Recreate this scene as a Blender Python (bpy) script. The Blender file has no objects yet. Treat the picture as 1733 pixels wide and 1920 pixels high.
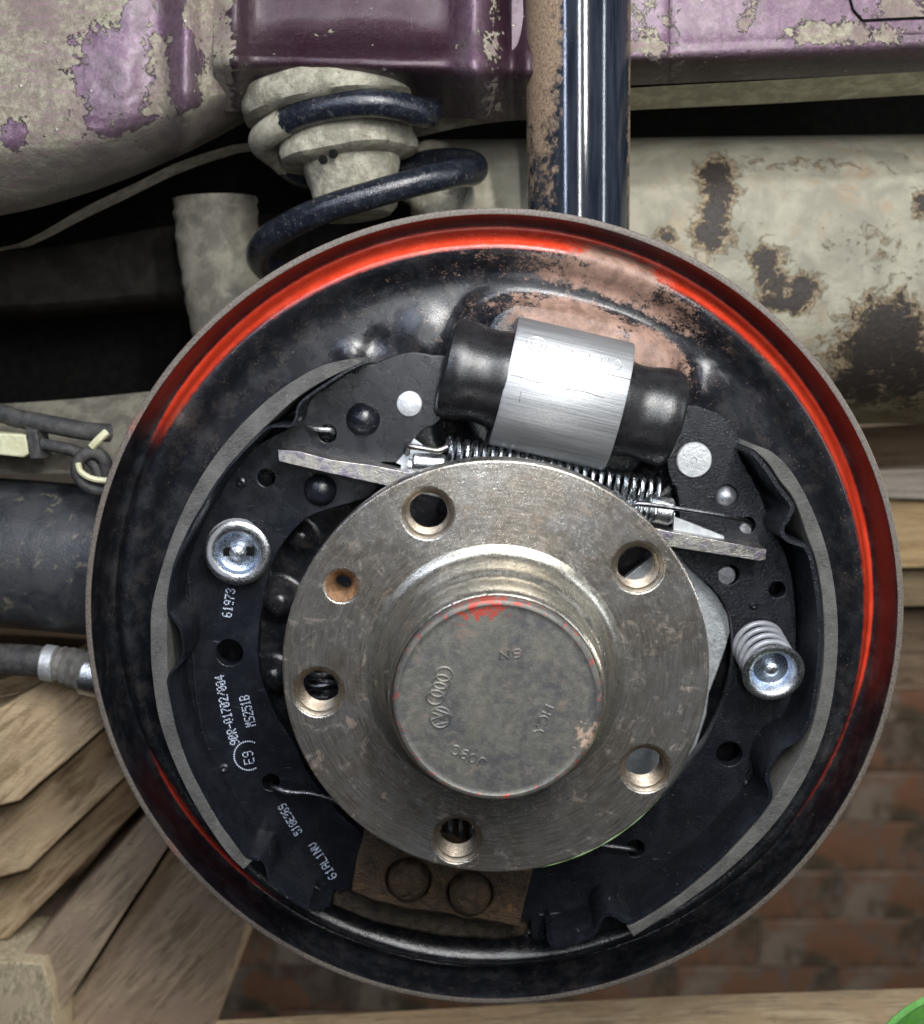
import bpy, math, random
from math import sin, cos, pi, radians, sqrt, atan2, exp, hypot
from mathutils import Vector, Matrix, noise as mnoise
random.seed(7)
K = 0.0001625                      # metres per working unit (backing plate radius = 769 units = 125 mm)
S = bpy.context.scene
COL = S.collection

# ---------------------------------------------------------------- camera, world, lamps, exposure
F = 2100.0; IW, IH = 1733.0, 1920.0
PITCH, YAW, ROLL = radians(9.09), radians(-0.67), radians(-0.3)
CAM = Vector((-32.6, -2044.3, 549.9))
FW = Vector((sin(YAW)*cos(PITCH), cos(YAW)*cos(PITCH), -sin(PITCH)))
R0 = Vector((cos(YAW), -sin(YAW), 0)); U0 = R0.cross(FW)
RT = R0*cos(ROLL)+U0*sin(ROLL); UP = -R0*sin(ROLL)+U0*cos(ROLL)
cd = bpy.data.cameras.new('camera'); cam = bpy.data.objects.new('camera', cd); COL.objects.link(cam)
cd.sensor_fit = 'HORIZONTAL'; cd.sensor_width = 36; cd.lens = F*36/IW
cd.clip_start = 0.01; cd.clip_end = 50
m = Matrix((RT, UP, -FW)).transposed().to_4x4(); m.translation = CAM*K; cam.matrix_world = m
cd.dof.use_dof = True; cd.dof.focus_distance = 1930*K; cd.dof.aperture_fstop = 15
S.camera = cam

w = bpy.data.worlds.new('World'); S.world = w; w.use_nodes = True
w.node_tree.nodes['Background'].inputs[0].default_value = (0.80, 0.88, 1.0, 1)
w.node_tree.nodes['Background'].inputs[1].default_value = 0.035

def lamp(name, loc, target, sx, sy, power, col):
    l = bpy.data.lights.new(name, 'AREA'); l.shape = 'RECTANGLE'; l.size = sx*K; l.size_y = sy*K
    l.energy = power; l.color = col
    o = bpy.data.objects.new(name, l); COL.objects.link(o)
    o.location = Vector(loc)*K
    o.rotation_euler = (Vector(target)-Vector(loc)).to_track_quat('-Z', 'Y').to_euler()
    return o
lamp('lamp_key', (640, -2250, 1750), (0, 0, 0), 90, 1000, 1.7, (1.0, 0.98, 0.95))
lamp('lamp_phone', (100, -2250, 1150), (0, 0, 100), 45, 1700, 0.85, (0.96, 0.98, 1.0))
lamp('lamp_right', (2400, -1500, 1150), (300, 0, 300), 90, 1500, 0.5, (0.86, 0.93, 1.0))
lamp('lamp_left', (-1050, -1700, 1350), (0, 0, 0), 70, 900, 0.30, (0.66, 0.76, 1.0))
lamp('lamp_ceiling', (-100, -2100, 2500), (0, 0, 0), 2600, 70, 1.3, (0.93, 0.96, 1.0))
lamp('lamp_fill_boards', (3300, 700, 500), (1900, 1500, -100), 400, 400, 1.3, (1.0, 0.93, 0.84))  # added fill, only there to brighten the boards on the right
lamp('lamp_fill_wall', (3500, 4300, 4200), (1500, 7600, -2500), 2500, 1200, 14, (1.0, 0.93, 0.84))  # added fill aimed at the brick wall, stands in for general room light
S.view_settings.view_transform = 'Standard'; S.view_settings.look = 'None'
S.view_settings.gamma = 1; S.view_settings.exposure = 0.0

# ---------------------------------------------------------------- helpers: placement
def at(u, v, y):
    d = FW*F + RT*(u-IW/2) - UP*(v-IH/2)
    return CAM + d*((y-CAM.y)/d.y)
def pk(u, v, y):                    # units per photo pixel there
    return (at(u, v, y)-CAM).dot(FW)/F
class Thing:
    def __init__(s, name, label=None, cat=None, loc=(0,0,0), group=None, kind=None):
        s.loc = Vector(loc); s.o = bpy.data.objects.new(name, None); COL.objects.link(s.o)
        s.o.location = s.loc*K; s.o.empty_display_size = .01
        tag(s.o, label, cat, group, kind)
    def add(s, name, geo, mat, parent=None, smooth=True, label=None, kind=None):
        o = link_mesh(name, geo, mat, s.loc, smooth)
        o.location = (0,0,0); o.parent = parent or s.o
        tag(o, label, None, None, kind); return o
def tag(o, label=None, cat=None, group=None, kind=None):
    if label: o['label'] = label
    if cat: o['category'] = cat
    if group: o['group'] = group
    if kind: o['kind'] = kind
def link_mesh(name, geo, mat, loc=Vector((0,0,0)), smooth=True):
    vs, fs = geo[0], geo[1]
    me = bpy.data.meshes.new(name)
    me.from_pydata([tuple((Vector(v)-loc)*K) for v in vs], [], fs)
    me.update()
    if smooth:
        me.polygons.foreach_set('use_smooth', [True]*len(me.polygons))
        try: me.set_sharp_from_angle(angle=radians(38))
        except Exception: pass
        if len(geo) == 2: me.polygons.foreach_set('use_smooth', [abs(p.normal.y) < .9999 for p in me.polygons])
    if len(geo) > 2 and geo[2]:
        a = me.attributes.new('mask', 'FLOAT_COLOR', 'POINT')
        a.data.foreach_set('color', [c for q in geo[2] for c in q])
    me.materials.append(mat)
    o = bpy.data.objects.new(name, me); COL.objects.link(o); o.location = loc*K
    return o
def single(name, geo, mat, label, cat, group=None, kind=None, loc=None, smooth=True):
    if loc is None:
        n = len(geo[0]); loc = Vector([sum(v[i] for v in geo[0])/n for i in range(3)])
    o = link_mesh(name, geo, mat, Vector(loc), smooth); tag(o, label, cat, group, kind); return o
def join(*gs):
    V, Fc, A = [], [], []
    am = any(len(g) > 2 and g[2] for g in gs)
    for g in gs:
        n = len(V); V += list(g[0]); Fc += [tuple(i+n for i in f) for f in g[1]]
        if am: A += list(g[2]) if len(g) > 2 and g[2] else [(0,0,0,1)]*len(g[0])
    return (V, Fc, A) if am else (V, Fc)

# ---------------------------------------------------------------- helpers: geometry
def smooth_line(P, n=6, closed=False):
    out = []; N = len(P)
    rng = range(N) if closed else range(N-1)
    for i in rng:
        if closed: a, b, c, d = P[(i-1)%N], P[i], P[(i+1)%N], P[(i+2)%N]
        else: a, b, c, d = P[max(i-1,0)], P[i], P[i+1], P[min(i+2,N-1)]
        for k in range(n):
            t = k/n
            out.append(tuple(.5*((2*b[j])+(-a[j]+c[j])*t+(2*a[j]-5*b[j]+4*c[j]-d[j])*t*t+(-a[j]+3*b[j]-3*c[j]+d[j])*t**3) for j in range(len(b))))
    if not closed: out.append(tuple(P[-1]))
    return out
def circ2(cx, cz, r, n=40, e=1):
    return [(cx+r*cos(2*pi*i/n), cz+r*e*sin(2*pi*i/n)) for i in range(n)]
def plate(outline, holes, y, th, bev=1.5, res=2):
    """outline, holes: lists of (X, Z) in units at front depth y; a sheet th thick with rounded edges"""
    cu = bpy.data.curves.new('tmp', 'CURVE'); cu.dimensions = '2D'; cu.fill_mode = 'BOTH'
    cu.extrude = max(th/2-bev, .01); cu.bevel_depth = bev; cu.bevel_resolution = res; cu.offset = -bev
    for L in [outline]+holes:
        sp = cu.splines.new('POLY'); sp.points.add(len(L)-1); sp.use_cyclic_u = True
        for p, q in zip(sp.points, L): p.co = (q[0], q[1], 0, 1)
    ob = bpy.data.objects.new('tmp', cu); COL.objects.link(ob)
    bpy.context.view_layer.update()
    dg = bpy.context.evaluated_depsgraph_get()
    me = bpy.data.meshes.new_from_object(ob.evaluated_get(dg))
    # weld
    import bmesh
    bm = bmesh.new(); bm.from_mesh(me); bmesh.ops.remove_doubles(bm, verts=bm.verts, dist=.02)
    V = [(v.co.x, y+th/2-v.co.z, v.co.y) for v in bm.verts]
    Fc = [tuple(v.index for v in f.verts) for f in bm.faces]
    bm.free(); bpy.data.objects.remove(ob); bpy.data.curves.remove(cu); bpy.data.meshes.remove(me)
    return V, Fc
def uvp(L, y): return [(lambda p: (p.x, p.z))(at(u, v, y)) for u, v in L]
def uvc(u, v, r, y, n=40):
    p = at(u, v, y); return circ2(p.x, p.z, r*pk(u, v, y), n)
def uvplate(L, holes, y, th, bev=1.5, sm=0):
    L = smooth_line(L, sm, True) if sm else L
    return plate(uvp(L, y), [uvc(*h, y) for h in holes], y, th, bev)
def frame_axis(d):
    d = Vector(d).normalized(); a = Vector((0,0,1)) if abs(d.z) < .9 else Vector((1,0,0))
    x = a.cross(d).normalized(); return x, d.cross(x), d
def lathe(prof, c=(0,0,0), axis=(0,-1,0), n=64, wob=None, att=None):
    """prof: (radius, height along axis)"""
    x, y, z = frame_axis(axis); c = Vector(c); V = []; Fc = []; A = []; m = len(prof)
    for i in range(n):
        t = 2*pi*i/n
        for j, (r, h) in enumerate(prof):
            rr = r*(wob(t, h) if wob else 1)
            V.append(c+x*(rr*cos(t))+y*(rr*sin(t))+z*h)
            if att: A.append(att(t, r, h))
    for i in range(n):
        k = (i+1) % n
        for j in range(m-1):
            if prof[j][0] < 1e-6: Fc.append((i*m+j, k*m+j+1, i*m+j+1)) if prof[j+1][0] > 1e-6 else None
            elif prof[j+1][0] < 1e-6: Fc.append((i*m+j, k*m+j, i*m+j+1))
            else: Fc.append((i*m+j, k*m+j, k*m+j+1, i*m+j+1))
    return V, Fc, A
def tube(P, r, n=12, closed=False, caps=True, flat=1.0, wob=None):
    P = [Vector(p) for p in P]; N = len(P)
    R = r if isinstance(r, (list, tuple)) else [r]*N
    V = []; Fc = []; prev = None
    for i in range(N):
        a = P[(i-1) % N] if closed or i > 0 else P[i]; b = P[(i+1) % N] if closed or i < N-1 else P[i]
        d = (b-a).normalized()
        if prev is None: x = frame_axis(d)[0]
        else: x = (prev-d*prev.dot(d)).normalized()
        prev = x; y = d.cross(x)
        for k in range(n):
            t = 2*pi*k/n; q = R[i]*(wob(i, t) if wob else 1)
            V.append(P[i]+x*(q*cos(t))+y*(q*flat*sin(t)))
    for i in range(N if closed else N-1):
        j = (i+1) % N
        for k in range(n):
            l = (k+1) % n; Fc.append((i*n+k, i*n+l, j*n+l, j*n+k))
    if caps and not closed:
        Fc.append(tuple(range(n-1, -1, -1))); Fc.append(tuple((N-1)*n+k for k in range(n)))
    return V, Fc
def helix(a, b, R, turns, wire, n=22, m=8, R2=None, phase=0):
    a = Vector(a); b = Vector(b); x, y, z = frame_axis(b-a); N = int(turns*n); P = []
    for i in range(N+1):
        t = i/N; r = R+(R2-R)*t if R2 else R; an = phase+2*pi*turns*t
        P.append(a.lerp(b, t)+x*(r*cos(an))+y*(r*sin(an)))
    return tube(P, wire, m), P
def loft(rows, mask=None, thick=0, su=6, sv=6, bump=None):
    """rows: list of rows of (u, v, y); smooth grid; mask(u, v) -> rgba"""
    rows = [smooth_line(r, su) for r in rows]
    cols = [smooth_line([r[i] for r in rows], sv) for i in range(len(rows[0]))]
    nu, nv = len(cols), len(cols[0]); V = []; A = []; Fc = []
    for c in cols:
        for (u, v, y) in c:
            if bump: y += bump(u, v)
            V.append(at(u, v, y)); 
            if mask: A.append(mask(u, v))
    for i in range(nu-1):
        for j in range(nv-1):
            a = i*nv+j; Fc.append((a, a+nv, a+nv+1, a+1))
    if thick:
        n = len(V); V += [p+Vector((0, thick, 0)) for p in V[:n]]; A += A[:n] if mask else []
        Fc += [tuple(reversed([k+n for k in f])) for f in Fc[:]]
        E = [i*nv for i in range(nu)]+[(nu-1)*nv+j for j in range(1, nv)]+[i*nv+nv-1 for i in range(nu-2, -1, -1)]+[j for j in range(nv-2, 0, -1)]
        for i in range(len(E)):
            p, q = E[i], E[(i+1) % len(E)]; Fc.append((q, p, p+n, q+n))
    return (V, Fc, A) if mask else (V, Fc)
def rough_edge(L, step=46, amp=1.3):
    out = []
    for i in range(len(L)):
        a, b = L[i], L[(i+1) % len(L)]; d = hypot(b[0]-a[0], b[1]-a[1]); n = max(1, int(d/step))
        for k in range(n):
            t = k/n; out.append((a[0]+(b[0]-a[0])*t+random.uniform(-amp, amp), a[1]+(b[1]-a[1])*t+random.uniform(-amp, amp)))
    return out
def prism(L, y0, y1, bev=4, jit=0):
    """polygon (u, v) at front depth y0 pushed straight back to y1"""
    return plate([(p[0]+random.uniform(-jit, jit), p[1]+random.uniform(-jit, jit)) for p in uvp(L, y0)], [], y0, y1-y0, bev, 2)
def dome(c, r, h, n=28, axis=(0,-1,0)):
    return lathe([(r*1.06, -2)]+[(r*cos(a), h*sin(a)) for a in [pi/2*i/8 for i in range(8)]]+[(0, h)], c, axis, n)
def disc(c, r, h, bev=2, n=36, axis=(0,-1,0)):
    return lathe([(r, -6), (r, h-bev), (r-bev*.4, h-bev*.3), (r-bev, h), (0, h)], c, axis, n)
def sm(x, a, b):
    t = min(1, max(0, (x-a)/(b-a))); return t*t*(3-2*t)
def gs(x, s): return exp(-(x/s)**2)
def nz(x, y, s, z=0): return mnoise.noise(Vector((x/s, y/s, z)))

# ---------------------------------------------------------------- helpers: materials
class Mat:
    def __init__(s, name):
        s.m = bpy.data.materials.new(name); s.m.use_nodes = True; s.t = s.m.node_tree
        s.t.nodes.clear(); s.N = s.t.nodes; s.L = s.t.links
        tc = s.N.new('ShaderNodeTexCoord'); mp = s.N.new('ShaderNodeMapping'); s.L.new(tc.outputs['Object'], mp.inputs[0])
        mp.inputs['Scale'].default_value = (1/(100*K),)*3; s.co = mp.outputs[0]     # 1 = 100 units
        s.info = None
    def rnd(s):
        if not s.info: s.info = s.N.new('ShaderNodeObjectInfo')
        return s.info.outputs['Random']
    def map(s, rot=(0,0,0), scale=(1,1,1), loc=(0,0,0)):
        mp = s.N.new('ShaderNodeMapping'); s.L.new(s.co, mp.inputs[0])
        mp.inputs['Rotation'].default_value = rot; mp.inputs['Scale'].default_value = scale; mp.inputs['Location'].default_value = loc
        return mp.outputs[0]
    def noise(s, scale, detail=4, rough=.6, co=None, dist=0, w=None):
        n = s.N.new('ShaderNodeTexNoise'); s.L.new(co or s.co, n.inputs['Vector'])
        n.inputs['Scale'].default_value = scale; n.inputs['Detail'].default_value = detail
        n.inputs['Roughness'].default_value = rough; n.inputs['Distortion'].default_value = dist
        if w is not None:
            n.noise_dimensions = '4D'; s.L.new(w, n.inputs['W'])
        return n.outputs['Fac']
    def vor(s, scale, co=None, feat='F1'):
        n = s.N.new('ShaderNodeTexVoronoi'); n.feature = feat; s.L.new(co or s.co, n.inputs['Vector']); n.inputs['Scale'].default_value = scale
        return n.outputs['Distance']
    def step(s, f, a, b, lo=0, hi=1):
        n = s.N.new('ShaderNodeMapRange'); n.interpolation_type = 'SMOOTHSTEP'
        s.L.new(f, n.inputs['Value']); n.inputs['From Min'].default_value = a; n.inputs['From Max'].default_value = b
        n.inputs['To Min'].default_value = lo; n.inputs['To Max'].default_value = hi; return n.outputs[0]
    def math(s, op, a, b=None):
        n = s.N.new('ShaderNodeMath'); n.operation = op
        for i, q in enumerate((a, b)):
            if q is None: continue
            if isinstance(q, (int, float)): n.inputs[i].default_value = q
            else: s.L.new(q, n.inputs[i])
        return n.outputs[0]
    def mix(s, f, a, b):
        n = s.N.new('ShaderNodeMix'); n.data_type = 'RGBA'
        if isinstance(f, (int, float)): n.inputs[0].default_value = f
        else: s.L.new(f, n.inputs[0])
        for i, q in ((6, a), (7, b)):
            if isinstance(q, tuple): n.inputs[i].default_value = (*q, 1)
            else: s.L.new(q, n.inputs[i])
        return n.outputs[2]
    def att(s):
        a = s.N.new('ShaderNodeAttribute'); a.attribute_name = 'mask'
        sp = s.N.new('ShaderNodeSeparateColor'); s.L.new(a.outputs['Color'], sp.inputs[0]); return sp.outputs
    def xyz(s):
        sp = s.N.new('ShaderNodeSeparateXYZ'); s.L.new(s.co, sp.inputs[0]); return sp.outputs
    def polar(s, fr=1, ft=1):
        """radial / angular coordinates about the object's Y axis, for brushed rings"""
        x, y, z = s.xyz()
        r = s.math('SQRT', s.math('ADD', s.math('MULTIPLY', x, x), s.math('MULTIPLY', z, z)))
        t = s.math('ARCTAN2', z, x); c = s.N.new('ShaderNodeCombineXYZ')
        s.L.new(s.math('MULTIPLY', r, fr), c.inputs[0]); s.L.new(s.math('MULTIPLY', t, ft), c.inputs[1]); s.L.new(y, c.inputs[2])
        return c.outputs[0], r, t
    def out(s, col, rough=.5, metal=0, bumps=(), spec=None, coat=0, coatr=.1, aniso=0):
        b = s.N.new('ShaderNodeBsdfPrincipled'); o = s.N.new('ShaderNodeOutputMaterial'); s.L.new(b.outputs[0], o.inputs[0])
        for nm, q in (('Base Color', col), ('Roughness', rough), ('Metallic', metal)):
            if isinstance(q, tuple): b.inputs[nm].default_value = (*q, 1)
            elif isinstance(q, (int, float)): b.inputs[nm].default_value = q
            else: s.L.new(q, b.inputs[nm])
        if spec is not None: b.inputs['Specular IOR Level'].default_value = spec
        if coat:
            if isinstance(coat, (int, float)): b.inputs['Coat Weight'].default_value = coat
            else: s.L.new(coat, b.inputs['Coat Weight'])
            b.inputs['Coat Roughness'].default_value = coatr
        prev = None
        for h, d in bumps:                     # d: height in units
            n = s.N.new('ShaderNodeBump'); n.inputs['Distance'].default_value = d*K; s.L.new(h, n.inputs['Height'])
            if prev: s.L.new(prev, n.inputs['Normal'])
            prev = n.outputs[0]
        if prev: s.L.new(prev, b.inputs['Normal'])
        return s.m

def m_backing():
    s = Mat('backing_plate_paint'); a = s.att(); n1 = s.noise(3, 6, .65); n2 = s.noise(22, 4, .7); n3 = s.noise(60, 3, .6)
    co, r, t = s.polar(1, 5)
    pn = s.noise(3.0, 5, .65, co)
    base = s.mix(s.step(pn, .42, .75), (.008, .009, .012), (.028, .029, .034))
    base = s.mix(s.step(n1, .50, .80), base, (.040, .034, .031))
    base = s.mix(s.step(s.noise(1.3, 7, .75, s.map(loc=(3, 3, 7))), .50, .76, 0, .32), base, (.075, .062, .056))
    cop = s.math('MULTIPLY', a[1], 1.0)
    k = s.step(s.math('ADD', cop, s.math('ADD', s.math('MULTIPLY', s.math('SUBTRACT', n2, .5), 1.1), s.math('MULTIPLY', s.math('SUBTRACT', s.noise(5, 6, .7, co), .5), 1.6))), .40, .72)
    copc = s.mix(s.step(n1, .35, .65), (.17, .10, .07), (.33, .205, .155))
    base = s.mix(k, base, copc)
    rn_ = s.math('ADD', s.math('MULTIPLY', s.math('SUBTRACT', n3, .5), .35), s.math('MULTIPLY', s.math('SUBTRACT', s.noise(9, 5, .75, co), .5), .5))
    red = s.step(s.math('ADD', a[0], rn_), .2, .85)
    kr = s.math('SUBTRACT', red, s.math('MULTIPLY', k, s.step(a[1], .35, .8)))
    base = s.mix(s.math('MAXIMUM', kr, 0.0), base, s.mix(s.step(n1, .3, .7), (.58, .040, .014), (.70, .065, .028)))
    br = s.mix(s.step(n2, .3, .7), (.065, .052, .042), (.19, .16, .135))
    base = s.mix(s.math('MULTIPLY', a[2], s.step(n1, .2, .5, .55, 1)), base, br)
    sp = s.step(s.noise(48, 2, .5), .70, .75); base = s.mix(s.math('MULTIPLY', sp, s.step(n1, .4, .6)), base, (.42, .29, .22))
    rough = s.step(s.math('ADD', s.math('MAXIMUM', k, a[2]), s.math('MULTIPLY', s.math('SUBTRACT', n1, .5), .8)), 0, 1, .2, .62)
    return s.out(base, rough, 0, ((n2, .35), (n3, .25), (n1, .8)), spec=.6)
def m_steel(name, c1, c2, c3, rust, rough=(.3, .5), metal=.85, polar=True, red=False, rs=(.56, .7), bmp=1, big=0):
    s = Mat(name); n1 = s.noise(1.6, 7, .7, dist=.6); n2 = s.noise(7, 6, .75, dist=.4); n3 = s.noise(40, 3, .7)
    base = s.mix(s.step(n1, .35, .65), c1, c2); base = s.mix(s.step(n2, .42, .7, 0, .45), base, c3)
    if big: base = s.mix(s.step(s.noise(.75, 6, .65, s.map(loc=(4, 4, 1))), .42, .60, 0, .75), base, (.26, .215, .165)); base = s.mix(s.step(s.noise(1.1, 5, .6, s.map(loc=(1, 9, 1))), .52, .68, 0, .5), base, (.42, .42, .44))
    rn = s.noise(3.1, 8, .72, s.map(loc=(7, 3, 2)), dist=1.0)
    rm = s.step(rn, *rs); base = s.mix(s.math('MULTIPLY', rm, .85), base, rust)
    base = s.mix(s.step(n3, .40, .8, 0, .35), base, (.06, .05, .045))
    bl = [(n2, .5*bmp), (n3, .6*bmp)]
    if polar:
        co, r, t = s.polar(26, 3); pn = s.noise(2.0, 3, .6, co); bl.append((pn, .8*bmp))
        base = s.mix(s.step(pn, .42, .66, 0, .34), base, (.66, .65, .62)); base = s.mix(s.step(pn, .48, .32, 0, .35), base, (.12, .105, .09))
        sc = s.noise(1.4, 3, .6, s.map(rot=(0, .6, 0), scale=(1, 1, 30)))
        base = s.mix(s.step(sc, .62, .72, 0, .3), base, (.75, .73, .70))
    if red:
        a = s.att(); rk = s.step(s.math('ADD', a[0], s.math('MULTIPLY', s.math('SUBTRACT', s.noise(9, 5, .7), .5), 1.8)), .6, .72)
        base = s.mix(rk, base, (.42, .07, .05))
        ck = s.step(s.math('ADD', a[1], s.math('MULTIPLY', s.math('SUBTRACT', s.noise(12, 5, .7), .5), 1.8)), .6, .72)
        base = s.mix(ck, base, (.5, .36, .27))
    rr = s.step(s.math('ADD', n2, s.math('MULTIPLY', rm, .3)), .3, .8, rough[0], rough[1])
    mm = s.math('SUBTRACT', metal, s.math('MULTIPLY', rm, .45))
    return s.out(base, rr, mm, bl)
def m_black(name, grain=.0, base=(.0075, .0088, .0125), rough=.24, dust=.5):
    s = Mat(name); n1 = s.noise(2.2, 6, .65); n2 = s.noise(30, 4, .7); n3 = s.noise(30, 2, .5)
    c = s.mix(s.step(n1, .45, .8), base, tuple(q*1.7 for q in base))
    sc = s.noise(2, 4, .7, s.map(rot=(.3, .5, .2), scale=(1, 1, 14)))
    c = s.mix(s.step(sc, .66, .74, 0, dust), c, (.20, .21, .23)); s2 = s.noise(1.6, 6, .8, s.map(rot=(.1, 1.2, .2), scale=(9, 1, 1), loc=(3, 1, 2))); c = s.mix(s.step(s2, .69, .76, 0, dust*1.4), c, (.30, .31, .33))
    sp = s.step(s.noise(42, 2, .5), .715, .75); c = s.mix(s.math('MULTIPLY', sp, dust), c, (.42, .42, .44))
    r = s.step(n1, .3, .7, rough*.8, rough*1.5)
    bl = [(n2, .45), (n1, .8)]
    if grain: bl.append((n3, grain*1.5))
    return s.out(c, r, 0, bl, spec=.6-.22*(grain > .5))
def m_simple(name, c1, c2, rough=.6, scale=4, metal=0, bump=1.5, fine=30, stretch=None, c3=None, spec=None, coat=0, th=(.38,.64)):
    s = Mat(name); co = s.map(**stretch) if stretch else None
    n1 = s.noise(scale, 6, .68, co, dist=.3); n2 = s.noise(fine, 4, .7, co)
    c = s.mix(s.step(n1, *th), c1, c2)
    if c3: c = s.mix(s.step(s.noise(scale*1.7, 7, .75, s.map(loc=(3, 8, 5)), dist=.5), .56, .66), c, c3)
    c = s.mix(s.step(n2, .5, .85, 0, .5), c, tuple(q*.35 for q in c1))
    return s.out(c, s.step(n2, .3, .7, rough*.8, min(1, rough*1.2)), metal, ((n1, bump*2), (n2, bump)), spec=spec, coat=coat)
def m_lining():
    s = Mat('friction_lining'); n = s.noise(16, 5, .7, s.map(rot=(0, .7, 0), scale=(1, 1, 4))); f = s.noise(45, 3, .8)
    v = s.noise(2.0, 4, .6)
    c = s.mix(s.step(n, .3, .7), (.055, .053, .050), (.165, .162, .155)); c = s.mix(s.step(v, .35, .7, 0, .5), c, (.24, .235, .22))
    c = s.mix(s.step(f, .55, .7), c, (.035, .032, .03)); c = s.mix(s.step(s.noise(30, 3, .6, s.map(loc=(4, 4, 4))), .66, .72), c, (.36, .35, .33))
    return s.out(c, .78, 0, ((n, 4), (f, 2.5)))
def m_zinc(name, c, c2, rough=.28, scale=5):
    s = Mat(name); n = s.noise(scale, 4, .6); n2 = s.noise(45, 4, .7)
    return s.out(s.mix(s.step(n, .4, .65), c, c2), s.step(n2, .3, .7, rough*.7, rough*1.5), 1.0, ((n2, .7), (n, 1.2)))
def m_alu():
    s = Mat('brushed_aluminium'); tilt = radians(13)
    co = s.map(rot=(0, -tilt, 0)); mp = s.N.new('ShaderNodeMapping'); s.L.new(co, mp.inputs[0]); mp.inputs['Scale'].default_value = (.09, 5, 7)
    n = s.noise(6, 6, .72, mp.outputs[0]); n1 = s.noise(1.3, 4, .6, mp.outputs[0]); n2 = s.noise(14, 4, .6)
    c = s.mix(s.step(n, .3, .7), (.44, .45, .46), (.60, .61, .62)); c = s.mix(s.step(n1, .5, .72, 0, .55), c, (.36, .37, .38))
    c = s.mix(s.step(s.noise(5, 6, .7, s.map(scale=(1, 1, 2))), .64, .70, 0, .5), c, (.30, .30, .31))
    return s.out(c, s.step(n, .3, .7, .38, .52), .85, ((n, .4), (n2, .25)))
def m_body():
    """metallic purple paint; mask r = underseal cover, g = grey tone, b = darker purple"""
    s = Mat('purple_paint_with_underseal'); a = s.att(); n1 = s.noise(1.5, 8, .66, dist=.8); n2 = s.noise(8, 6, .7); n3 = s.noise(30, 4, .75)
    pur = s.mix(s.step(n2, .35, .65), (.145, .078, .125), (.25, .165, .22)); pur = s.mix(a[2], pur, (.040, .013, .026))
    nd = s.math('SUBTRACT', 1.0, s.math('MULTIPLY', a[2], .85))
    pur = s.mix(s.math('MULTIPLY', nd, s.step(n1, .42, .62, 0, .5)), pur, (.17, .145, .14)); pur = s.mix(s.math('MULTIPLY', nd, s.step(s.noise(5, 6, .75, s.map(loc=(8, 2, 2))), .52, .64, 0, .55)), pur, (.12, .10, .10))
    sc = s.noise(3, 4, .7, s.map(scale=(9, 1, .7))); pur = s.mix(s.step(sc, .6, .72, 0, .22), pur, (.36, .27, .33))
    edge = s.math('ADD', a[0], s.math('MULTIPLY', s.math('SUBTRACT', n1, .5), 2.3))
    edge = s.math('ADD', edge, s.math('MULTIPLY', s.math('SUBTRACT', n2, .5), 1.1))
    k = s.step(edge, .49, .58)
    bg = s.mix(s.step(n2, .35, .68), (.20, .18, .13), (.40, .37, .28)); bg = s.mix(s.step(n3, .45, .7, 0, .7), bg, (.13, .105, .075)); bg = s.mix(s.step(s.noise(.9, 6, .7, s.map(loc=(5, 1, 1))), .42, .62, 0, .7), bg, (.17, .12, .12))
    bg = s.mix(s.step(s.noise(4, 6, .7, s.map(rot=(0, .35, 0), scale=(.35, 1, 3.2))), .5, .64, 0, .65), bg, (.26, .16, .19))
    c = s.mix(k, pur, bg)
    spk = s.step(s.vor(2.6), .10, .06); c = s.mix(s.math('MULTIPLY', spk, s.step(n1, .45, .55)), c, (.52, .48, .40))
    c = s.mix(s.math('MULTIPLY', a[1], s.step(n2, .3, .62)), c, (.15, .14, .12))
    r = s.step(k, 0, 1, .36, .78)
    cb = s.N.new('ShaderNodeMath'); cb.operation = 'SUBTRACT'; cb.inputs[0].default_value = 1; s.L.new(k, cb.inputs[1])
    met = s.math('MULTIPLY', cb.outputs[0], .55)
    return s.out(c, r, met, ((k, 3), (n2, 3), (n3, 1.4), (spk, 2)), coat=s.math('MULTIPLY', cb.outputs[0], .45), coatr=.36)
def m_wall():
    s = Mat('underseal_with_rust'); a = s.att(); n1 = s.noise(1.2, 6, .6, dist=.4); n2 = s.noise(7, 6, .7, dist=.5); n3 = s.noise(32, 4, .75)
    c = s.mix(s.step(n1, .35, .65), (.25, .235, .18), (.37, .345, .265)); c = s.mix(s.step(s.noise(1.0, 7, .7, s.map(loc=(2, 1, 5))), .5, .72, 0, .75), c, (.34, .23, .13)); c = s.mix(s.step(n2, .55, .75, 0, .4), c, (.22, .19, .14))
    e = s.math('ADD', a[0], s.math('MULTIPLY', s.math('SUBTRACT', s.noise(3.5, 7, .65, dist=.8), .5), 1.5))
    ring = s.step(e, .24, .48); core = s.step(s.math('ADD', e, s.math('MULTIPLY', s.math('SUBTRACT', n3, .5), .9)), .50, .62)
    c = s.mix(s.math('MULTIPLY', ring, .9), c, s.mix(s.step(s.noise(14, 5, .7), .40, .60), (.13, .085, .045), (.40, .31, .19)))
    c = s.mix(core, c, s.mix(s.step(n3, .3, .7), (.010, .010, .011), (.055, .040, .030)))
    c = s.mix(s.step(n3, .62, .8, 0, .6), c, (.12, .10, .07))
    return s.out(c, s.step(core, 0, 1, .62, .5), 0, ((core, -4), (ring, 3), (n2, 2.5), (n3, 1.2)))
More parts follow.
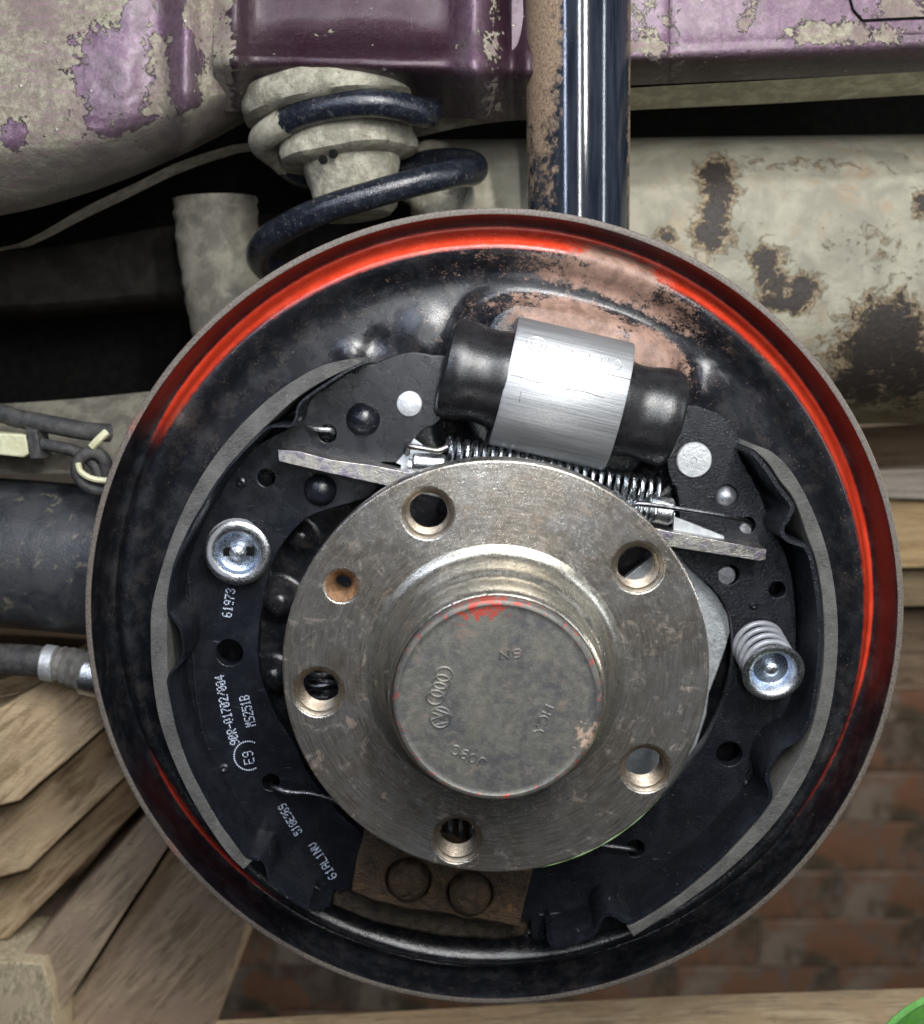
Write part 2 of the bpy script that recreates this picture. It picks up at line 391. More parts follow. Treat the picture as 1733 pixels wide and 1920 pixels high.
def m_wood(name, c1, c2, c3, rot, sc=1.0):
    s = Mat(name); w = s.rnd()
    mp = s.N.new('ShaderNodeMapping'); s.L.new(s.map(rot=rot), mp.inputs[0]); mp.inputs['Scale'].default_value = (.13*sc, 1.2*sc, 1.2*sc)
    g = s.noise(4.5, 7, .72, mp.outputs[0], dist=.8, w=s.math('MULTIPLY', w, 20)); b = s.noise(1.0*sc, 5, .6, w=s.math('MULTIPLY', w, 9))
    f = s.noise(24*sc, 4, .7, s.map(rot=rot, scale=(.25, 1, 1)))
    c = s.mix(s.step(g, .40, .58), tuple(q*.75 for q in c1), c2); c = s.mix(s.step(b, .42, .66), c, c3); c = s.mix(s.step(f, .55, .8, 0, .55), c, tuple(q*.3 for q in c1))
    c = s.mix(s.step(s.noise(2.2*sc, 6, .7, w=s.math('MULTIPLY', w, 5)), .62, .72, 0, .6), c, (.10, .06, .035))
    return s.out(c, .82, 0, ((g, 5/sc), (f, 2.5/sc)), spec=.25)
def m_brick():
    s = Mat('old_brick'); w = s.rnd(); n = s.noise(.6, 6, .7, w=s.math('MULTIPLY', w, 30), dist=.5); n2 = s.noise(3, 5, .7)
    c = s.mix(s.step(w, .1, .9), (.14, .10, .085), (.30, .17, .115)); c = s.mix(s.step(n, .47, .53, 0, .8), c, (.24, .205, .175))
    c = s.mix(s.step(n2, .58, .66, 0, .8), c, (.12, .105, .075)); c = s.mix(s.step(s.noise(.13, 6, .6), .48, .56, 0, .85), c, (.10, .09, .065)); c = s.mix(s.step(s.noise(.11, 6, .6, s.map(loc=(9, 9, 9))), .50, .58, 0, .85), c, (.36, .31, .265)); c = s.mix(s.step(s.noise(.16, 6, .6, s.map(loc=(1, 5, 3))), .54, .62, 0, .7), c, (.32, .165, .10))
    return s.out(c, .9, 0, ((n2, 14),), spec=.2)

MB = m_backing()
HUB = m_steel('hub_flange_steel', (.28, .268, .245), (.42, .40, .365), (.20, .175, .15), (.22, .135, .085), (.18, .36), rs=(.54, .70), big=1, bmp=.6)
BOSS = m_steel('hub_boss_steel', (.42, .40, .34), (.50, .48, .41), (.30, .26, .20), (.28, .16, .08), (.20, .42), .9, rs=(.60, .74), bmp=.35)
CAP = m_steel('hub_cap_steel', (.17, .165, .14), (.10, .10, .105), (.24, .235, .195), (.16, .12, .09), (.42, .62), .55, False, True)
THR = m_steel('thread_steel', (.20, .165, .12), (.30, .26, .21), (.14, .095, .06), (.16, .08, .035), (.25, .45), .8, False)
SHL = m_black('smooth_black_shoe_paint'); SHR = m_black('grainy_black_shoe_paint', .8, rough=.24, dust=.6); BLK = m_black('spring_black', .1, (.010, .012, .018), .2)
DRK = m_simple('shade_black', (.004, .004, .004), (.008, .008, .007), .95, spec=.1)  # near-black standing in for shade in the void, slots, holes and seam
LIN = m_lining()
ZN = m_zinc('zinc', (.60, .62, .64), (.76, .78, .80)); ZNB = m_zinc('blue_zinc', (.56, .66, .82), (.76, .83, .92), .25, 3)
ZNY = m_zinc('yellowish_zinc', (.52, .50, .44), (.33, .30, .36), .30, 7); PARK = m_zinc('matt_zinc', (.52, .55, .57), (.62, .65, .67), .5)
WIRE = m_zinc('dark_wire', (.15, .15, .16), (.25, .25, .26), .28); SPR = m_zinc('spring_wire', (.36, .38, .40), (.58, .62, .64), .2)
PINM2 = m_simple('dull_pin', (.24, .25, .27), (.40, .42, .44), .34, 8, .8, .8); PINM = m_simple('pale_rivet', (.50, .52, .54), (.62, .64, .65), .42, 8, .6, .8); COATSP = m_simple('grey_coated_spring', (.26, .27, .30), (.33, .34, .37), .32, 6, .15, .5)
ALU = m_alu(); RUB = m_simple('black_rubber', (.010, .010, .011), (.020, .020, .022), .30, 3, 0, .3, spec=.5)
RUSTH = m_simple('orange_rust', (.14, .075, .035), (.30, .17, .09), .5, 5, .3, 2, 26, c3=(.36, .19, .08)); RUST = m_simple('rusty_iron', (.040, .029, .022), (.115, .075, .045), .36, 4, .3, 4, 22, c3=(.28, .135, .045), th=(.30,.60)); RUSTD = m_simple('oily_rusty_iron', (.022, .018, .013), (.060, .045, .028), .3, 5, 0, 2)
BODY = m_body(); WALL = m_wall()
BEI = m_simple('beige_underseal', (.24, .225, .17), (.43, .405, .32), .8, 3, 0, 3, 26, c3=(.19, .165, .12)); BEID = m_simple('grey_beige_metal', (.10, .092, .072), (.19, .175, .135), .7, 2, 0, 2)
CRM = m_simple('cream_metal', (.26, .24, .15), (.42, .39, .26), .6, 3, 0, 1.5)
AX = m_simple('oily_axle_paint', (.020, .023, .030), (.055, .057, .062), .36, 1.5, 0, 1.0, 24, c3=(.15, .135, .105), th=(.30, .62))
HOSE = m_simple('black_hose', (.03, .03, .032), (.07, .067, .062), .6, 4, 0, 1.5); GRY = m_simple('dusty_grey_rubber', (.15, .14, .125), (.24, .225, .20), .7, 5, 0, 2)
TIE = m_simple('yellowed_plastic', (.55, .53, .33), (.66, .64, .45), .5, 5, 0, .6)
GRNP = m_simple('pale_green_paint', (.22, .36, .14), (.30, .42, .22), .6, 6, 0, .5); GRN = m_simple('green_paint', (.10, .33, .05), (.13, .40, .07), .45, 3, 0, 1.2, c3=(.16, .36, .13))
PRINT = m_simple('print_ink', (.55, .62, .78), (.72, .78, .92), .5, 20, 0, .3)
MORT = m_simple('mortar', (.20, .18, .15), (.30, .27, .23), .95, 1, 0, 8); FLOOR = m_simple('dark_floor', (.035, .03, .025), (.06, .05, .04), .9, .5)
BRK = m_brick()
RD = radians
WD1 = m_wood('plank_wood', (.40, .27, .15), (.60, .45, .28), (.50, .37, .23), (0, RD(42), 0)); WD2 = m_wood('grey_plank_wood', (.30, .23, .16), (.46, .36, .25), (.36, .27, .20), (0, RD(48), 0))
WD3 = m_wood('beam_wood', (.30, .23, .15), (.46, .37, .25), (.38, .28, .18), (0, 0, 0)); WD4 = m_wood('far_plank_wood', (.36, .24, .12), (.52, .38, .21), (.46, .33, .18), (0, 0, 0), .5)
WD5 = m_wood('brown_plank_wood', (.10, .07, .045), (.17, .12, .08), (.14, .10, .065), (0, 0, 0), .5)

# ---------------------------------------------------------------- strut tube of the shock absorber (needs an angular rust mask)
def m_strut():
    s = Mat('strut_paint'); a = s.att(); n = s.noise(4, 7, .7); n2 = s.noise(26, 5, .7); v = s.noise(3, 4, .6, s.map(scale=(3, 3, .25)))
    c = s.mix(s.step(v, .3, .7), (.008, .011, .018), (.022, .027, .036))
    k = s.step(s.math('ADD', a[0], s.math('MULTIPLY', s.math('SUBTRACT', n, .5), 1.3)), .36, .66)
    c = s.mix(k, c, s.mix(s.step(n2, .35, .65), (.11, .070, .040), (.27, .195, .13)))
    c = s.mix(s.step(n2, .66, .76, 0, .6), c, (.30, .27, .22))
    return s.out(c, s.step(s.math('ADD', k, s.math('MULTIPLY', n2, .2)), 0, 1.2, .09, .8), 0, ((n2, .05), (n, .12)), coat=0)
STRUT = m_strut()
def m_coil():
    s = Mat('coil_spring_paint'); a = s.att(); n = s.noise(5, 6, .7); n2 = s.noise(20, 5, .7)
    c = s.mix(s.step(n, .4, .7), (.008, .010, .016), (.020, .024, .032)); c = s.mix(s.step(n2, .62, .72, 0, .7), c, (.20, .18, .15))
    k = s.step(s.math('ADD', a[0], s.math('MULTIPLY', s.math('SUBTRACT', n, .5), 1.3)), .45, .55)
    up = s.step(s.noise(9, 6, .75), .56, .66, 0, .7); c = s.mix(up, c, (.10, .095, .085))
    c = s.mix(k, c, s.mix(s.step(n, .35, .65), (.24, .225, .17), (.42, .395, .31)))
    return s.out(c, s.step(s.math('ADD', k, s.math('MULTIPLY', up, .4)), 0, 1, .15, .8), 0, ((n2, .8), (k, 3)), spec=.6)
COIL = m_coil()

# ================================================================ THE BACKING PLATE
PROF = [(769,8),(768.5,2),(766,0),(760,0),(757,2.5),(756,20),(755,56),(753,78),(749,90),(742,96),(735,91),(728,74),(721,56),(712,44),(702,41),(693,45),(683,54),(673,65),(663,74),(650,79),(630,81),(600,80),(580,80)]
FLOORY = 80
cyl = at(1065, 735, 60)
def plate_y(x, z, y):
    r = hypot(x, z)
    if r > 600: return y
    dx, dz = x-cyl.x, z-cyl.z; c, s_ = cos(RD(13)), sin(RD(13)); a = dx*c-dz*s_; b = dx*s_+dz*c
    q = (abs(a/205)**4+abs(b/172)**4)**.25
    y -= 30*(1-sm(q, .86, 1.02)); y += 18*gs(q-1.08, .06)*(1-sm(r, 540, 600))
    for (u, v, rad, h) in BUMPS:
        p = u; d = hypot(x-p.x, z-p.z); y -= h*(1-sm(d, rad*.25, rad))
    return y
BUMPS = [(at(u, v, 70), r, h) and (at(u, v, 70), 0, r, h) for u, v, r, h in
         [(655,668,34,9),(800,628,66,10),(705,640,30,-7),(524,1128,52,40),(512,1270,48,30),(560,1010,40,20),(1330,720,55,7),(880,1480,90,30),(1430,1700,40,10)]]
def plate_mask(x, z, r):
    t = math.degrees(atan2(z, x)) % 360
    # red overspray in the groove: clockwise from upper left over the top to lower right, plus a patch lower left
    def arc(a0, a1, soft):
        m_ = (a0+a1)/2; h = (a1-a0)/2; d = abs((t-m_+180) % 360-180); return 1-sm(d, h-soft, h+soft)
    band = sm(r, 698, 724)*(1-.92*sm(r, 740, 748))*(1-sm(r, 756, 759))  # both bands: red held back on the lip wall as its painted-in shade
    red = band*max(arc(-14, 150, 9), 1.0*arc(204, 233, 9), .5*arc(-38, -10, 12))
    band2 = sm(r, 692, 712)*(1-.85*sm(r, 741, 750))*(1-sm(r, 756, 759)); red = max(red, band2*arc(60, 128, 16)*.8)
    if r > 757: red = max(red*.0, .9*arc(147, 151, 1.2), .9*arc(213, 217, 1.5))
    P = at(1150, 520, 70); Q = at(1080, 600, 60); W = at(1230, 640, 60)
    cop = .92*max(gs(hypot(x-P.x, z-P.z), 140), gs(hypot(x-Q.x, z-Q.z), 170), gs(hypot(x-W.x, z-W.z), 105))
    cop = max(cop*.98, .42*gs((t-75+180) % 360-180, 35)*sm(r, 480, 560))*(1-.75*gs(r-640, 12))*(1-sm(r, 735, 752))
    rust = 0
    if r > 757.5: rust = .95
    else: rust = max(.0*arc(235, 300, 18)*sm(r, 735, 750), .3*gs(hypot(x-at(345,780,60).x, z-at(345,780,60).z), 25))
    return (red, cop, rust, 1)
def backing():
    n = 540; inner = [(580-(580-150)*i/56, FLOORY) for i in range(1, 57)]
    # refine the outer profile
    pr = smooth_line(PROF, 3)+inner; m_ = len(pr); V = []; Fc = []; A = []
    for i in range(n):
        t = 2*pi*i/n
        for r, y in pr:
            x, z = r*cos(t), r*sin(t); wy = mnoise.noise(Vector((x/160, z/160, 1)))*2.0
            V.append((x, plate_y(x, z, y)+wy*(r < 745), z)); A.append(plate_mask(x, z, r))
    for i in range(n):
        k = (i+1) % n
        for j in range(m_-1): Fc.append((i*m_+j, i*m_+j+1, k*m_+j+1, k*m_+j))
    back = lathe([(769, -8), (767, -40), (764, -90), (752, -118), (728, -126), (705, -116), (690, -74), (670, -90), (635, -108), (600, -110), (150, -112)], (0,0,0), (0,-1,0), 180, att=lambda t, r, h: (0, 0, .5, 1))
    return join((V, Fc, A), back)
# bump centres are vectors: flatten the helper tuples
BUMPS = [(b[0], None, b[2], b[3]) for b in BUMPS]
def plate_y(x, z, y, _b=[(b[0].x, b[0].z, b[2], b[3]) for b in BUMPS]):
    r = hypot(x, z)
    if r > 640: return y
    dx, dz = x-cyl.x, z-cyl.z; c, s_ = cos(RD(13)), sin(RD(13)); a = dx*c-dz*s_; b = dx*s_+dz*c
    q = (abs(a/205)**4+abs(b/172)**4)**.25
    y -= 34*(1-sm(q, .82, 1.02))*(1-sm(r, 600, 640)); y += 20*gs(q-1.08, .06)*(1-sm(r, 580, 635))
    for (px, pz, rad, h) in _b:
        d = hypot(x-px, z-pz); y -= h*(1-sm(d, rad*.25, rad))
    return y
bp = Thing('brake_backing_plate', 'large round black dished brake backing plate with red sprayed groove and grey rim', 'backing plate')
bp.add('dished_plate', backing(), MB)
# riveted anchor block at the bottom
YB = -78
blk = [(681,1569),(668,1612),(658,1672),(700,1690),(765,1706),(850,1716),(975,1740),(983,1700),(999,1636),(940,1600),(830,1560),(760,1545)]
ab = bp.add('anchor_block', uvplate(blk, [(766,1651,43),(881,1677,44)], YB, 150, 5), RUST, label='brown rusty anchor block with two round rivet heads')
for (u, v, r) in ((766,1651,39),(881,1677,40)):
    p = at(u, v, YB-9); q = r*pk(u, v, YB)
    bp.add('rivet_head', lathe([(q-1, -60), (q-1, 5), (q-3, 12), (q-8, 18), (q*.6, 23), (q*.3, 25), (0, 25.5)], at(u, v, YB), (0,-1,0), 40, wob=lambda t, h: 1+.02*sin(3*t)+.012*sin(7*t+1)), RUST, parent=ab)
bp.add('anchor_bracket', uvplate([(626,1670),(622,1698),(700,1730),(830,1757),(930,1763),(990,1755),(996,1640),(700,1600)], [], -20, 80, 6), RUSTD)

# ================================================================ BRAKE SHOES
def strip(front, y0, y1, th, out=1):
    """sheet metal rim: polyline front edge (u, v) at y0 swept straight back to y1, th thick"""
    P = uvp(front, y0); N = len(P); nr = []
    for i in range(N):
        a = P[max(i-1, 0)]; b = P[min(i+1, N-1)]; dx, dz = b[0]-a[0], b[1]-a[1]; l = hypot(dx, dz) or 1
        nr.append((-dz/l*out, dx/l*out))
    V = []; Fc = []; bv = min(2.0, th/3)
    for (x, z), (nx, nz_) in zip(P, nr):
        for o, y in ((0, y1), (0, y0+bv), (bv*.5, y0), (th-bv*.5, y0), (th, y0+bv), (th, y1)):
            V.append((x+nx*o, y, z+nz_*o))
    for i in range(N-1):
        for j in range(6):
            k = (j+1) % 6; a = i*6; Fc.append((a+j, a+k, a+6+k, a+6+j))
    Fc += [(0,1,2,3,4,5), tuple((N-1)*6+j for j in (5,4,3,2,1,0))]
    return V, Fc
def lining(outer, inner, y0, y1):
    L = smooth_line(outer, 5)+list(reversed(smooth_line(inner, 5)))
    return plate(uvp(L, y0), [], y0, y1-y0, 2.0, 2)
YW, YR = -40, -150          # web face, rim front edge
# ---- left shoe
rimL = [(578,1704),(545,1680),(512,1655),(506,1642),(502,1624),(492,1611),(474,1608),(460,1600),(440,1570),(418,1541),(384,1482),(365,1446),(349,1406),(337,1370),(328,1330),(321,1295),(319,1272),
        (332,1255),(344,1235),(347,1212),(342,1180),(328,1158),(318,1138),(325,1085),(334,1050),(349,1015),(366,980),(384,950),(404,916),(425,887),(450,857),(474,832),(502,806),(525,802),(547,801),(558,785),(562,766),(572,752),(600,732),(626,715),(655,697),(682,684)]
webL = [(578,1706),(512,1660),(440,1578),(384,1486),(345,1400),(326,1320),(345,1220),(328,1150),(340,1050),(384,955),(430,890),(480,835),(547,800),(570,755),(626,714),(668,692),(684,682),(700,684),(740,668),(772,660),(810,666),(845,675),(848,740),(824,790),(804,800),(790,810),(779,822),(764,846),(744,867),(720,866),(706,875),(715,892),(730,898),(713,908),(695,930),(661,942),(609,957),(574,972),(550,995),(526,1026),(508,1064),(495,1119),(486,1175),(484,1219),(488,1264),(502,1306),(522,1351),(550,1392),(574,1444),(600,1484),(626,1514),(650,1540),(681,1569),(668,1612),(657,1669),(626,1669),(619,1700)]
holesL = [(614,813,17),(499,896,16.5),(430,1224,25.5),(508,1467,16.5)]
LINo = [(457,1631),(432,1607),(401,1566),(360,1500),(322,1420),(297,1344),(284,1254),(282,1185),(284,1140),(297,1085),(325,998),(370,905),(429,822),(502,749),(574,700),(626,679),(668,674)]
LINi = [(475,1612),(450,1594),(420,1556),(382,1492),(345,1412),(324,1330),(315,1262),(313,1190),(315,1140),(322,1085),(346,1012),(382,945),(423,882),(472,826),(508,790),(560,744),(622,706),(682,681)]
sl = Thing('brake_shoe', 'smooth black left brake shoe with white printed numbers and grey lining on its left edge', 'brake shoe', at(400, 1200, YW), 'pair of brake shoes')
wl = sl.add('web', plate(uvp(smooth_line(webL, 2, True), YW), [uvc(*h, YW) for h in holesL], YW, 26, 1.6), SHL)
sl.add('rim', strip(smooth_line(rimL, 4), YR, 68, 6, 1), SHL)
sl.add('lining', lining(LINo, LINi, YR+1, 66), LIN)
sl.add('pivot_rivet', disc(at(768, 757, YW), 23, 5), PINM)
for u, v, r, h in ((681,786,32,26),(601,918,31,24)): sl.add('dome', dome(at(u, v, YW), r*pk(u, v, YW), h), SHL)
for u, v in ((452,905),(361,1166),(421,1440),(664,690)):
    sl.add('spot_weld', lathe([(11, -2), (9, 3), (5, 5), (2, 2), (0, 1)], at(u, v, YW), (0,-1,0), 20), SHL)
# embossed fold of the web beside the rim
sl.add('web_edge_fold', tube([at(u, v, YW+1) for u, v in smooth_line([(372,960),(352,1040),(358,1130),(362,1230),(372,1330),(400,1430),(440,1500),(500,1580),(560,1640),(600,1668)], 5)], 4, 8), SHL)

# dot-matrix writing
FONT = {'0':"01110100011001110101110011000101110",'1':"00100011000010000100001000010001110",'2':"01110100010000100010001000100011111",'3':"01110100010000100110000011000101110",
'4':"00010001100101010010111110001000010",'5':"11111100001111000001000011000101110",'6':"01110100001000011110100011000101110",'7':"11111000010001000100010000100001000",
'8':"01110100011000101110100011000101110",'9':"01110100011000101111000010000101110",'R':"11110100011000111110101001001010001",'-':"00000000000000011111000000000000000",
'/':"00001000010001000100010001000010000",'M':"10001110111010110101100011000110001",'S':"01111100001000001110000010000111110",'B':"11110100011000111110100011000111110",
'E':"11111100001000011110100001000011111",'A':"01110100011000111111100011000110001",'L':"10000100001000010000100001000011111",'I':"01110001000010000100001000010001110",
'N':"10001110011100110101100111001110001",'V':"10001100011000110001100010101000100",' ':"0"*35}
def dots(txt, a, b, hpx, y, bend=0):
    """writing from photo point a to b, letters hpx tall, on the plane y"""
    V = []; Fc = []; n = len(txt); L = hypot(b[0]-a[0], b[1]-a[1]); d = ((b[0]-a[0])/L, (b[1]-a[1])/L); up = (d[1], -d[0]); adv = L/n
    for i, ch in enumerate(txt):
        g = FONT[ch]
        for k in range(35):
            if g[k] == '1':
                cx, cy = k % 5, k//5; s_ = (i+(cx+.5)/6.2)*adv; h_ = (6-cy)/6*hpx+bend*sin(pi*s_/L)
                if random.random() < .03: continue
                u = a[0]+d[0]*s_+up[0]*h_+random.uniform(-.25, .25); v = a[1]+d[1]*s_+up[1]*h_+random.uniform(-.25, .25)
                p = at(u, v, y-.9); r = 1.3*random.uniform(.7, 1.1); m0 = len(V)
                V += [(p.x+r*cos(q*pi/3), y-.9, p.z+r*sin(q*pi/3)) for q in range(6)]; Fc.append(tuple(m0+q for q in range(6)))
    return V, Fc
def ring_dots(u, v, r, y, a0=0, a1=360):
    V = []; Fc = []
    for k in range(int(a0), int(a1), 9):
        p = at(u+r*cos(RD(k)), v+r*sin(RD(k)), y-.9); m0 = len(V); q_ = 1.6
        V += [(p.x+q_*cos(q*pi/3), y-.9, p.z+q_*sin(q*pi/3)) for q in range(6)]; Fc.append(tuple(m0+q for q in range(6)))
    return V, Fc
for txt, a, b, h, bd in (('61973',(433,1158),(441,1103),16,0),('90R-01702/004',(449,1394),(419,1263),16,3),('MS251B',(479,1360),(465,1301),17,0),('518E369',(567,1560),(533,1504),15,0),('61AL1NV',(632,1643),(590,1576),15,0)):
    sl.add('printed_code', dots(txt, a, b, h, YW, bd), PRINT, parent=wl, smooth=False)
sl.add('approval_mark', join(dots('E9', (477,1431), (472,1405), 18, YW), ring_dots(466, 1417, 27, YW, 60, 300)), PRINT, parent=wl, smooth=False)

# ---- right shoe
rimR = [(1411,843),(1425,855),(1443,878),(1452,892),(1463,909),(1478,928),(1490,946),(1490,958),(1482,974),(1473,989),(1474,1002),(1486,1011),(1500,1015),(1513,1021),(1523,1038),(1529,1060),(1534,1087),(1539,1120),(1542,1154),(1543,1190),(1542,1221),(1539,1262),(1534,1300),
        (1528,1335),(1519,1362),(1505,1385),(1490,1396),(1471,1406),(1456,1424),(1446,1444),(1444,1462),(1449,1480),(1447,1502),(1420,1538),(1381,1581),(1345,1618),(1309,1648),(1273,1678),(1237,1702),(1205,1722),(1184,1733),(1168,1731),(1152,1721),(1138,1720),(1128,1732),(1121,1750),(1100,1764),(1070,1774),(1039,1780),(1027,1766)]
webR = [(1283,759),(1338,772),(1360,784),(1389,830),(1386,850),(1400,880),(1425,925),(1438,960),(1452,1000),(1470,1030),(1484,1075),(1492,1140),(1493,1230),(1484,1310),(1462,1380),(1446,1430),(1440,1480),(1400,1545),(1345,1608),(1273,1670),(1184,1726),(1121,1746),(1030,1762),(998,1759),(996,1728),(975,1720),(983,1690),(996,1630),(1000,1600),(1080,1590),(1150,1560),(1230,1505),(1275,1456),(1296,1425),(1322,1392),(1345,1345),(1368,1280),(1376,1221),(1374,1171),(1365,1141),(1338,1104),(1298,1070),(1268,1033),(1262,1000),(1274,985),(1274,949),(1268,915),(1254,888),(1250,800)]
holesR = [(1363,930,21),(1402,985,15.5),(1367,1078,19.5),(1458,1106,15.5),(1368,1414,24),(1192,1591,17)]
LRo = [(1425,838),(1448,848),(1475,872),(1500,908),(1526,960),(1548,1020),(1562,1080),(1570,1140),(1572,1200),(1568,1265),(1558,1330),(1541,1390),(1510,1460),(1465,1530),(1410,1592),(1345,1650),(1270,1704),(1215,1740),(1188,1757)]
LRi = [(1412,842),(1440,868),(1464,903),(1490,938),(1514,1005),(1530,1050),(1540,1100),(1545,1154),(1546,1221),(1542,1270),(1533,1325),(1516,1384),(1480,1452),(1440,1516),(1384,1582),(1312,1650),(1240,1703),(1200,1727),(1176,1738)]
sr = Thing('brake_shoe', 'grainy black right brake shoe without printing, grey lining along its right edge', 'brake shoe', at(1450, 1200, YW), 'pair of brake shoes')
sr.add('web', plate(uvp(smooth_line(webR, 2, True), YW), [uvc(*h, YW) for h in holesR], YW, 26, 1.6), SHR)
sr.add('rim', strip(smooth_line(rimR, 4), YR, 68, 9, -1), SHR)
sr.add('lining', lining(LRo, LRi, YR+1, 66), LIN)
sr.add('pivot_rivet', lathe([(32, -6), (32, 4), (30, 6), (5, 6.5), (3.5, 4), (0, 4)], at(1301, 862, YW), (0,-1,0), 40), PINM)
sr.add('dome', dome(at(1361, 931, YW+6), 20, 17), PINM2)
for u, v, r in ((1363,1080,18),(1398,994,13)): sr.add('pin_end', lathe([(0,-30),(r,-30),(r,-6),(r-2,-3),(0,-2)][::1], at(u, v, YW), (0,-1,0), 28), PINM2)
for u, v in ((1413,1135),(1400,1470)): sr.add('spot_weld', lathe([(9, -2), (7, 3), (4, 5), (0, 2)], at(u, v, YW), (0,-1,0), 20), SHR)
sr.add('web_edge_fold', tube([at(u, v, YW+1) for u, v in smooth_line([(1455,1330),(1440,1400),(1400,1480),(1340,1560),(1260,1630),(1180,1680),(1100,1705),(1010,1715)], 5)], 4, 8), SHR)

# ================================================================ WHEEL HUB
HY = -273
hub = Thing('wheel_hub', 'round brown stained steel wheel hub with five bolt holes and stamped centre cap', 'wheel hub', (0, HY, 0))
bolts = [(802,963,48,-.0),(1197,1064,48,0),(1211,1442,46,0),(857,1575,46,0),(597,1298,47,0)]
hl = [uvc(u, v, r, HY, 48) for u, v, r, _ in bolts]+[uvc(640, 1099, 31, HY, 40)]
hub.add('flange', plate(circ2(0, 0, 350.5, 220), hl+[circ2(0, 0, 206, 96)], HY, 56, 4, 3), HUB)
hub.add('boss', lathe([(218,-2),(213,.2),(206,2),(200,5.5),(194.5,11),(190,18),(187,27),(184.5,36),(182,42),(179,47),(174,50),(171,56),(169.5,68),(169,92),(168,112),(166,122),(162,127),(160.5,128),(159.5,124)], (0, HY, 0), (0,-1,0), 160), BOSS)
def capmask(t, r, h):
    # t=0 towards +X or similar: use world angle
    return (0,0,0,1)
def cap_geo():
    prof = [(159, 120), (159, 140), (157.5, 144.5), (154, 147), (150, 147.2), (148, 145.6)]+[(148*(1-i/24), 145.4) for i in range(1, 25)]
    V, Fc, _ = lathe(prof, (0, HY, 0), (0,-1,0), 160); A = []
    for p in V:
        r = hypot(p[0], p[2]); t = math.degrees(atan2(p[2], p[0])) % 360
        top = gs((t-98+180) % 360-180, 30); rim = sm(r, 132, 156)
        A.append((max(top*sm(r, 112, 135)*.72, rim*.52), .78*gs((t-338+180) % 360-180, 14)*sm(r, 112, 140), 0, 1))
    return V, Fc, A
hub.add('paint_trace', tube([(349.6*cos(RD(t)), HY+3.5+.6*sin(t*.7), 349.6*sin(RD(t))) for t in range(-84, -36)], [2.6*(sin(pi*(i+.5)/48))**.5 for i in range(48)], 6), GRNP, label='thin line of green paint on the hub edge')
cp = hub.add('centre_cap', cap_geo(), CAP)
hub.add('hub_barrel', lathe([(150,-56),(145,-90),(140,-300),(150,-350)], (0, HY, 0), (0,-1,0), 64), RUSTD)
for u, v, r, _ in bolts:
    q = r*pk(u, v, HY); pr = [(q+.4, -2.5), (q-1.5, -3.5), (q-5, -8)]
    for k in range(6): pr += [(q-4.2, -10-k*7.5), (q-5, -12-k*7.5), (q-9.5, -14.5-k*7.5), (q-5, -17-k*7.5)]
    hub.add('threaded_hole', lathe(pr+[(q-5, -57)], at(u, v, HY), (0,-1,0), 48), THR)
u, v = 640, 1099; q = 31*pk(u, v, HY)
hub.add('locating_hole', lathe([(q+.3, -2), (q-2, -4), (q*.62, -17), (q*.52, -22), (q*.5, -30), (q*.5, -57)], at(u, v, HY), (0,-1,0), 40), RUSTH, label='small countersunk hole with orange rust')
# stamped marks on the cap
YC = HY-145.4
GL = {'H':[[(0,0),(0,1)],[(.6,0),(.6,1)],[(0,.5),(.6,.5)]],'C':[[(.6,.85),(.4,1),(.15,.95),(0,.6),(0,.35),(.15,.05),(.4,0),(.6,.15)]],'Y':[[(0,1),(.3,.5),(.6,1)],[(.3,.5),(.3,0)]],
 'J':[[(.55,1),(.55,.25),(.4,0),(.15,0),(0,.2)]],'0':[[(.3,0),(.05,.2),(0,.5),(.05,.8),(.3,1),(.55,.8),(.6,.5),(.55,.2),(.3,0)]],'9':[[(.55,.6),(.35,.45),(.1,.5),(0,.75),(.15,.97),(.4,1),(.57,.8),(.55,.4),(.4,.05),(.1,0)]],
 'N':[[(0,0),(0,1),(.6,0),(.6,1)]],'V':[[(0,1),(.3,0),(.6,1)]],'B':[[(0,0),(0,1),(.4,1),(.55,.78),(.4,.54),(0,.54)],[(.4,.54),(.6,.28),(.42,0),(0,0)]],
 'R':[[(0,0),(0,1),(.42,1),(.58,.77),(.42,.5),(0,.5)],[(.3,.5),(.6,0)]],'E':[[(.55,1),(0,1),(0,0),(.55,0)],[(0,.5),(.45,.5)]],'M':[[(0,0),(0,1),(.35,.4),(.7,1),(.7,0)]],'O':[[(.3,0),(.05,.2),(0,.5),(.05,.8),(.3,1),(.55,.8),(.6,.5),(.55,.2),(.3,0)]],'7':[[(0,1),(.6,1),(.2,0)]]}
def stamp(strokes, r=1.3, n=6): return join(*[tube(s_, r, n) for s_ in strokes])
def word(txt, a, b, h, y, r=2.1):
    L = hypot(b[0]-a[0], b[1]-a[1]); d = ((b[0]-a[0])/L, (b[1]-a[1])/L); up = (d[1], -d[0]); adv = L/len(txt); st = []
    for i, ch in enumerate(txt):
        for s_ in GL[ch]:
            st.append([at(a[0]+d[0]*(i+x*1.15)*adv+up[0]*z*h, a[1]+d[1]*(i+x*1.15)*adv+up[1]*z*h, y) for x, z in s_])
    return stamp(st, r)
hub.add('stamped_letters', word('HCY', (1038,1328), (1014,1384), -17, YC), CAP, parent=cp)
hub.add('stamped_letters', word('N9', (938,1236), (987,1231), 15, YC), CAP, parent=cp)
hub.add('stamped_letters', word('J09C', (912,1424), (848,1394), 17, YC), CAP, parent=cp)
rings = []
for k in range(4):
    c_ = (833-k*5.5, 1264+k*14.5)
    rings.append([at(c_[0]+16*cos(t*pi/12), c_[1]+13*sin(t*pi/12), YC) for t in range(25)])
hub.add('four_ring_emblem', stamp(rings, 2.2), CAP, parent=cp)
